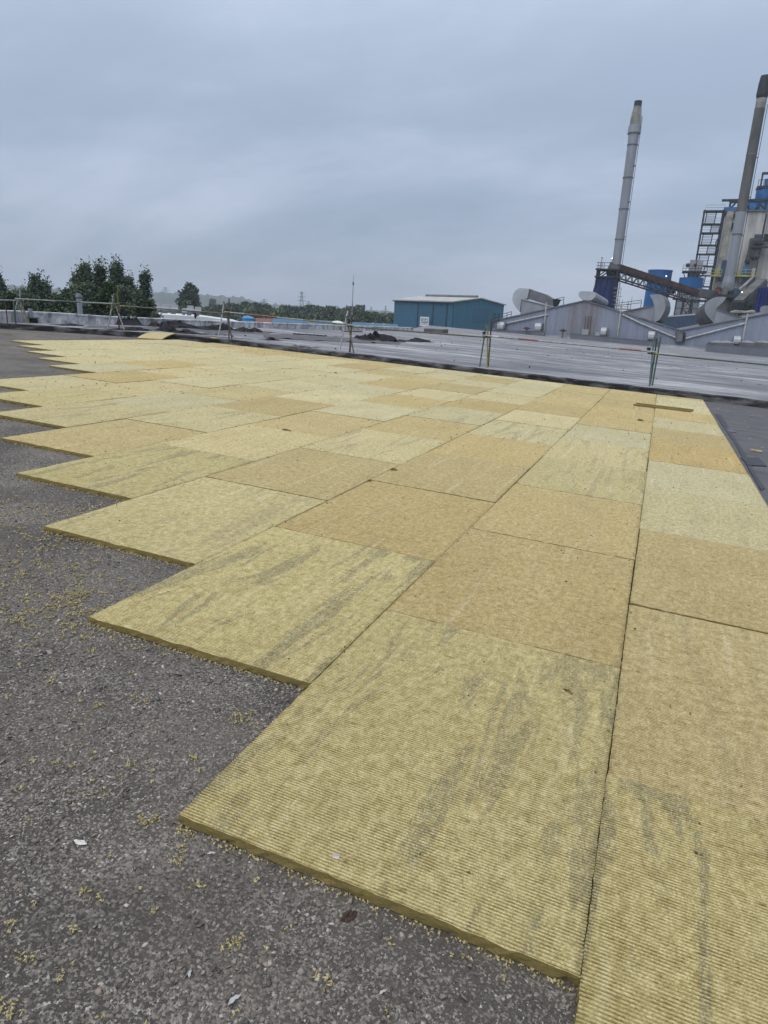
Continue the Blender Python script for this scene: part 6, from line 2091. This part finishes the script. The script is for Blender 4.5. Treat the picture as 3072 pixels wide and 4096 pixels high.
# grey platforms, ducts and pipes on the front
for (xa, xb, yy) in ((790, 1010, 1235), (780, 900, 1362), (720, 780, 1410), (830, 960, 1185)):
    a, b = s6(xa, yy), s6(xb, yy); z0_ = (a[2] + b[2]) / 2
    pl_ = part(t, 'platform', MB().box(((a[0] + b[0]) / 2, WY - .9, z0_), (b[0] - a[0], 1.6, .3)), MAT['steel'])
    part(pl_, 'rail', MB().tube((a[0], WY - 1.7, z0_ + 1.1), (b[0], WY - 1.7, z0_ + 1.1), .06, n=5).tube((a[0], WY - 1.7, z0_), (a[0], WY - 1.7, z0_ + 1.1), .06, n=5), MAT['steel'])
    part(pl_, 'bracket', MB().bar((a[0] + .3, WY - 1.5, z0_), (a[0] + 1.6, WY, z0_ - 2.0), .2), MAT['steel'])
q = s6(805, 1310); part(t, 'duct', MB().box((q[0] + .3, WY - .6, q[2] - 1.5), (2.2, 1.0, 9.0)), MAT['stack_dark'])
a, b = s6(580, 1835, WY - 3), s6(820, 1620, WY - 3); part(t, 'spout_pipe', MB().tube(a, b, .28, n=10).tube(b, (b[0], b[1], s6(822, 1495, WY - 3)[2]), .3, n=10), MAT['pipe_white'], True)
a = s6(980, 900); part(t, 'rain_pipe', MB().tube((a[0], WY - .3, zt - .5), (a[0], WY - .3, GROUND), .16, n=8), MAT['steel'], True)
# blue head structure on the roof
for xx, yb_ in ((550, 0), (760, 0), (920, 0), (1010, 0)):
    q = s6(xx, 700); part(t, 'head_column', MB().bar((q[0], WY + 3, zt), (q[0], WY + 3, s6(xx, 612)[2]), .32), MAT['steel_blue'])
a, b = s6(450, 612), s6(1100, 598); zb_ = (a[2] + b[2]) / 2
part(t, 'head_beam', MB().box(((a[0] + b[0]) / 2, WY + 3, zb_), (b[0] - a[0], .5, .45)), MAT['steel'])
part(t, 'head_beam', MB().box((s6(800, 600)[0], WY + 7, zb_ + .2), (b[0] - a[0] - 3, .5, .4)), MAT['steel'])
for xa, ya, xb, yb_ in ((520, 760, 640, 625), (760, 640, 830, 760), (930, 640, 850, 760), (930, 640, 1010, 720)):
    p_, q_ = s6(xa, ya), s6(xb, yb_); part(t, 'head_brace', MB().bar((p_[0], WY + 3, p_[2]), (q_[0], WY + 3, q_[2]), .3), MAT['steel_blue'])
part(t, 'blue_machine', MB().box((s6(600, 745)[0], WY + 3, zt + .6), (4.0, 2, 1.1)).box((s6(800, 720)[0], WY + 4, zt + 1.4), (3.2, 2, 2.6)).box((s6(970, 730)[0], WY + 4, zt + 1.2), (2.4, 2, 2.2)), MAT['plant_blue'])
q = s6(950, 590); qt = s6(950, 455); rd = (s6(1050, 520)[0] - s6(838, 520)[0]) / 2
dr = part(t, 'blue_drum', MB().lathe((q[0] + .6, WY + 5, 0), [(rd * .55, zb_ - 1.5), (rd, q[2]), (rd, qt[2]), (rd * .8, qt[2] + .25)], 28), MAT['plant_blue'], True)
qp = s6(940, 430)
part(t, 'upper_deck', MB().box((q[0] + .6, WY + 5, qp[2]), (rd * 2.0, rd * 2, .5)), MAT['steel'])
part(t, 'small_drum', MB().lathe((q[0] + 1.0, WY + 5, 0), [(rd * .42, qp[2]), (rd * .42, s6(960, 310)[2])], 20), MAT['plant_blue'], True)
for k in range(7):
    xx = q[0] + .6 - rd + 2 * rd * k / 6
    part(t, 'deck_post', MB().tube((xx, WY + 5 - rd, qp[2]), (xx, WY + 5 - rd, qp[2] + 1.4), .06, n=5), MAT['steel'])
part(t, 'deck_rail', MB().tube((q[0] + .6 - rd, WY + 5 - rd, qp[2] + 1.4), (q[0] + .6 + rd, WY + 5 - rd, qp[2] + 1.4), .06, n=5), MAT['steel'])
zz = s6(950, 237)[2]
part(t, 'hoist_beam', MB().box((q[0] + 1.2, WY + 5, zz), (rd * 2.1, .5, .45)), MAT['steel'])
for dx in (-.3, 1.6):
    part(t, 'hoist_post', MB().bar((q[0] + dx, WY + 5, qp[2]), (q[0] + dx, WY + 5, zz), .25), MAT['steel'])
part(t, 'aerial', MB().tube((q[0] + 1.2, WY + 5, zz), (q[0] + 1.2, WY + 5, zz + 2.2), .05, n=5), MAT['steel'])
# stair tower on the left flank
levels = [765, 932, 1045, 1200, 1315, 1467, 1587, 1725]
sx0 = lx - 4.6; sx1 = lx - .7
for xx in (sx0, sx1):
    for dy in (0, 3.0):
        part(t, 'stair_column', MB().bar((xx, WY + dy, GROUND), (xx, WY + dy, s6(440, 765)[2] + .2), (.20 if xx == sx0 else .30)), MAT['steel'])
zl = []
for k, yy in enumerate(levels):
    q = s6(440 - (yy - 765) * .19, yy); zl.append(q[2])
    part(t, 'landing', MB().box(((sx0 + sx1) / 2, WY + 1.5, q[2]), (sx1 - sx0 + .4, 3.2, .14)), MAT['steel'])
zl.append(zl[-1] - 4.5); zl.append(zl[-1] - 4.5)
for k in range(len(zl) - 1):
    za, zb_ = zl[k], zl[k + 1]
    xa, xb = (sx0 + .5, sx0 + 2.4) if k % 2 == 0 else (sx1 - 2.0, sx1 - .3)
    fl = part(t, 'stair_flight', MB().bar((xa, WY - .1, za), (xa, WY + 2.6, zb_), .14).bar((xb, WY - .1, za), (xb, WY + 2.6, zb_), .14), MAT['steel'])
    n_ = 9
    mb = MB()
    for s in range(n_):
        f = (s + .5) / n_
        mb.box(((xa + xb) / 2, WY - .1 + 2.7 * f, za + (zb_ - za) * f), (xb - xa, .20, .06))
    part(fl, 'treads', mb, MAT['zinc_dark'])
    part(t, 'stair_rail', MB().tube((sx0, WY - .15, za + 1.1), (sx1, WY - .15, za + 1.1), .035, n=5).tube((sx0, WY - .15, za + .55), (sx1, WY - .15, za + .55), .035, n=5), MAT['zinc_dark'])
# dark pipe loop on the stair
arc = [s6(x, y, WY - .8) for x, y in ((420, 1105), (385, 1120), (362, 1160), (355, 1210), (370, 1250), (395, 1275))]
part(t, 'hose_loop', MB().path(arc, .14, 6), MAT['steel'], True)

# ------------------------------------------------------------------ dark machinery at the right
sm = lambda x, y, Y: ATY(2650 + x * .2544, 1050 + y * .2544, Y)
a, b = sm(1180, 690, 138), sm(1560, 350, 150)
d_ = (b - a); l_ = np.linalg.norm(d_); d_ /= l_; sd_ = np.cross(d_, (0, 0, 1)); sd_ /= np.linalg.norm(sd_)
M3 = np.stack([d_, sd_, np.cross(sd_, d_)], 1)
t = thing('inclined_conveyor', 'dark steep conveyor rising right before the white tower', 'conveyor', flat(a, GROUND))
part(t, 'gallery', MB().box((a + b) / 2, (l_, 2.0, 1.5), M=M3), MAT['steel'])
part(t, 'hood', MB().box((a + b) / 2 + np.cross(sd_, d_) * .95, (l_, 1.6, .4), M=M3), MAT['stack_dark'])
for f in (.15, .5, .85):
    p_ = a + d_ * l_ * f
    part(t, 'leg', MB().bar(p_ + (0, 0, -.6), (p_[0], p_[1], GROUND), .3), MAT['steel'])
t = thing('plant_platform', 'dark cluttered steel platform at the foot of the tower', 'platform', flat(sm(1050, 600, 146), GROUND))
a, b = sm(800, 525, 150), sm(1200, 545, 150)
part(t, 'deck', MB().box((a + b) / 2, (b[0] - a[0], 6, .5)), MAT['steel'])
part(t, 'plinth', MB().hexa([flat(a, GROUND) + (0, -2, 0), flat(b, GROUND) + (5, -2, 0), flat(b, GROUND) + (5, 4, 0), flat(a, GROUND) + (0, 4, 0)],
                            [a + (.3, -2, -.3), b + (5, -2, -1.4), b + (5, 4, -1.4), a + (.3, 4, -.3)]), MAT['stack_dark'])
for k, (x, y, w, h, mm) in enumerate(((870, 480, 1.2, 1.6, 'rust'), (985, 480, 1.6, 1.8, 'zinc_dark'), (1060, 500, 1.0, 1.0, 'steel'), (1150, 490, 1.4, 1.4, 'steel_blue'))):
    q = sm(x, y, 149); part(t, 'machine_box', MB().box(q, (w, 1.4, h)).box(q + (0, 0, h / 2 + .1), (w * .6, .9, .3)), MAT[mm])
q = sm(862, 437, 147); part(t, 'orange_cover', MB().box(q, (.5, .5, .35), .3).box(q + (.5, 0, -.4), (.5, .5, .35), -.2), MAT['t_orange'], label='small orange covers on the platform')
for k in range(6):
    x = 1030 + k * 45
    p_ = sm(x, 690 + k * 17, 128); part(t, 'rail_post', MB().tube(p_ + (0, 0, -1.4), p_, .05, n=5), MAT['steel'])
part(t, 'rail', MB().tube(sm(1030, 690, 128), sm(1255, 775, 128), .05, n=5), MAT['steel'])
# pale tarp lying on the roof edge and hopper beyond
a = sm(1090, 775, 124)
mb = MB()
pts_ = [(1085, 785), (1160, 755), (1250, 765), (1340, 772), (1450, 755), (1470, 785), (1300, 792), (1180, 790)]
lo = [sm(x, y, 126) for x, y in pts_]
solo('pale_tarpaulin', 'crumpled pale sheet on the roof below the steep conveyor', 'tarpaulin', MB().hexa(lo, [p + (0, 3, .15) for p in lo]), MAT['stack_cream'])
# blue sheet at the right edge
a, b, c, d2 = sm(1515, 395, 136), sm(1760, 380, 136), sm(1740, 785, 136), sm(1440, 775, 136)
vs, fs = [], []
for j in range(9):
    for i in range(25):
        s, f = i / 24, j / 8
        p_ = (a * (1 - s) + b * s) * (1 - f) + (d2 * (1 - s) + c * s) * f
        vs.append(p_ + (0, .22 * math.sin(i * 1.3 + f), 0))
for j in range(8):
    for i in range(24):
        k = j * 25 + i
        fs.append((k, k + 25, k + 26, k + 1))
t = thing('sheeted_hopper', 'bright blue sheet hung over a hopper at the right edge', 'hopper', flat(d2, GROUND))
part(t, 'blue_sheet', MB().add(vs, fs), plain('bright_blue_tarpaulin', (0.022, 0.035, 0.22), (0.012, 0.02, 0.12), 0.7, 0.55, stretch=(1, 1, .15)))
part(t, 'hopper', MB().hexa([p + (0, .5, 0) for p in (d2, c, b, a)], [p + (0, 4.5, 0) for p in (d2, c, b, a)]), MAT['steel'])
for p_ in (d2 + (.4, .6, 0), c + (-.4, .6, 0)):
    part(t, 'leg', MB().bar(flat(p_, GROUND), p_ + (0, 0, .3), .3), MAT['steel'])
# leafy mound behind the machinery
tree('bushy_tree', 'scrubby dark bush among the machinery below the steep conveyor', 2650 + 1400 * .2544, 1050 + 620 * .2544, 150, 26, 'round', LD, 201, 1200, .3, .4)

# ------------------------------------------------------------------ the air
hz = MB()
hb = 2300.0
z0_, z1_ = GROUND - 1.0, 72.0
hz.add([(-hb, -hb, z0_), (hb, -hb, z0_), (hb, hb, z0_), (-hb, hb, z0_), (-hb, -hb, z1_), (hb, -hb, z1_), (hb, hb, z1_), (-hb, hb, z1_)],
       [(3, 2, 1, 0), (4, 5, 6, 7), (0, 1, 5, 4), (1, 2, 6, 5), (2, 3, 7, 6), (3, 0, 4, 7)])
hm = bpy.data.materials.new('haze'); hm.use_nodes = True
hm.node_tree.nodes.clear()
hm.cycles.volume_sampling = 'DISTANCE'
ho = hm.node_tree.nodes.new('ShaderNodeOutputMaterial'); hv = hm.node_tree.nodes.new('ShaderNodeVolumePrincipled')
hv.inputs['Color'].default_value = (0.84, 0.91, 1.0, 1); hv.inputs['Density'].default_value = 0.00042
hm.node_tree.links.new(hv.outputs[0], ho.inputs['Volume'])
o = hz.build('haze', hm)
o['kind'] = 'stuff'; o['label'] = 'thin bluish haze filling the air over the whole place'; o['category'] = 'haze'
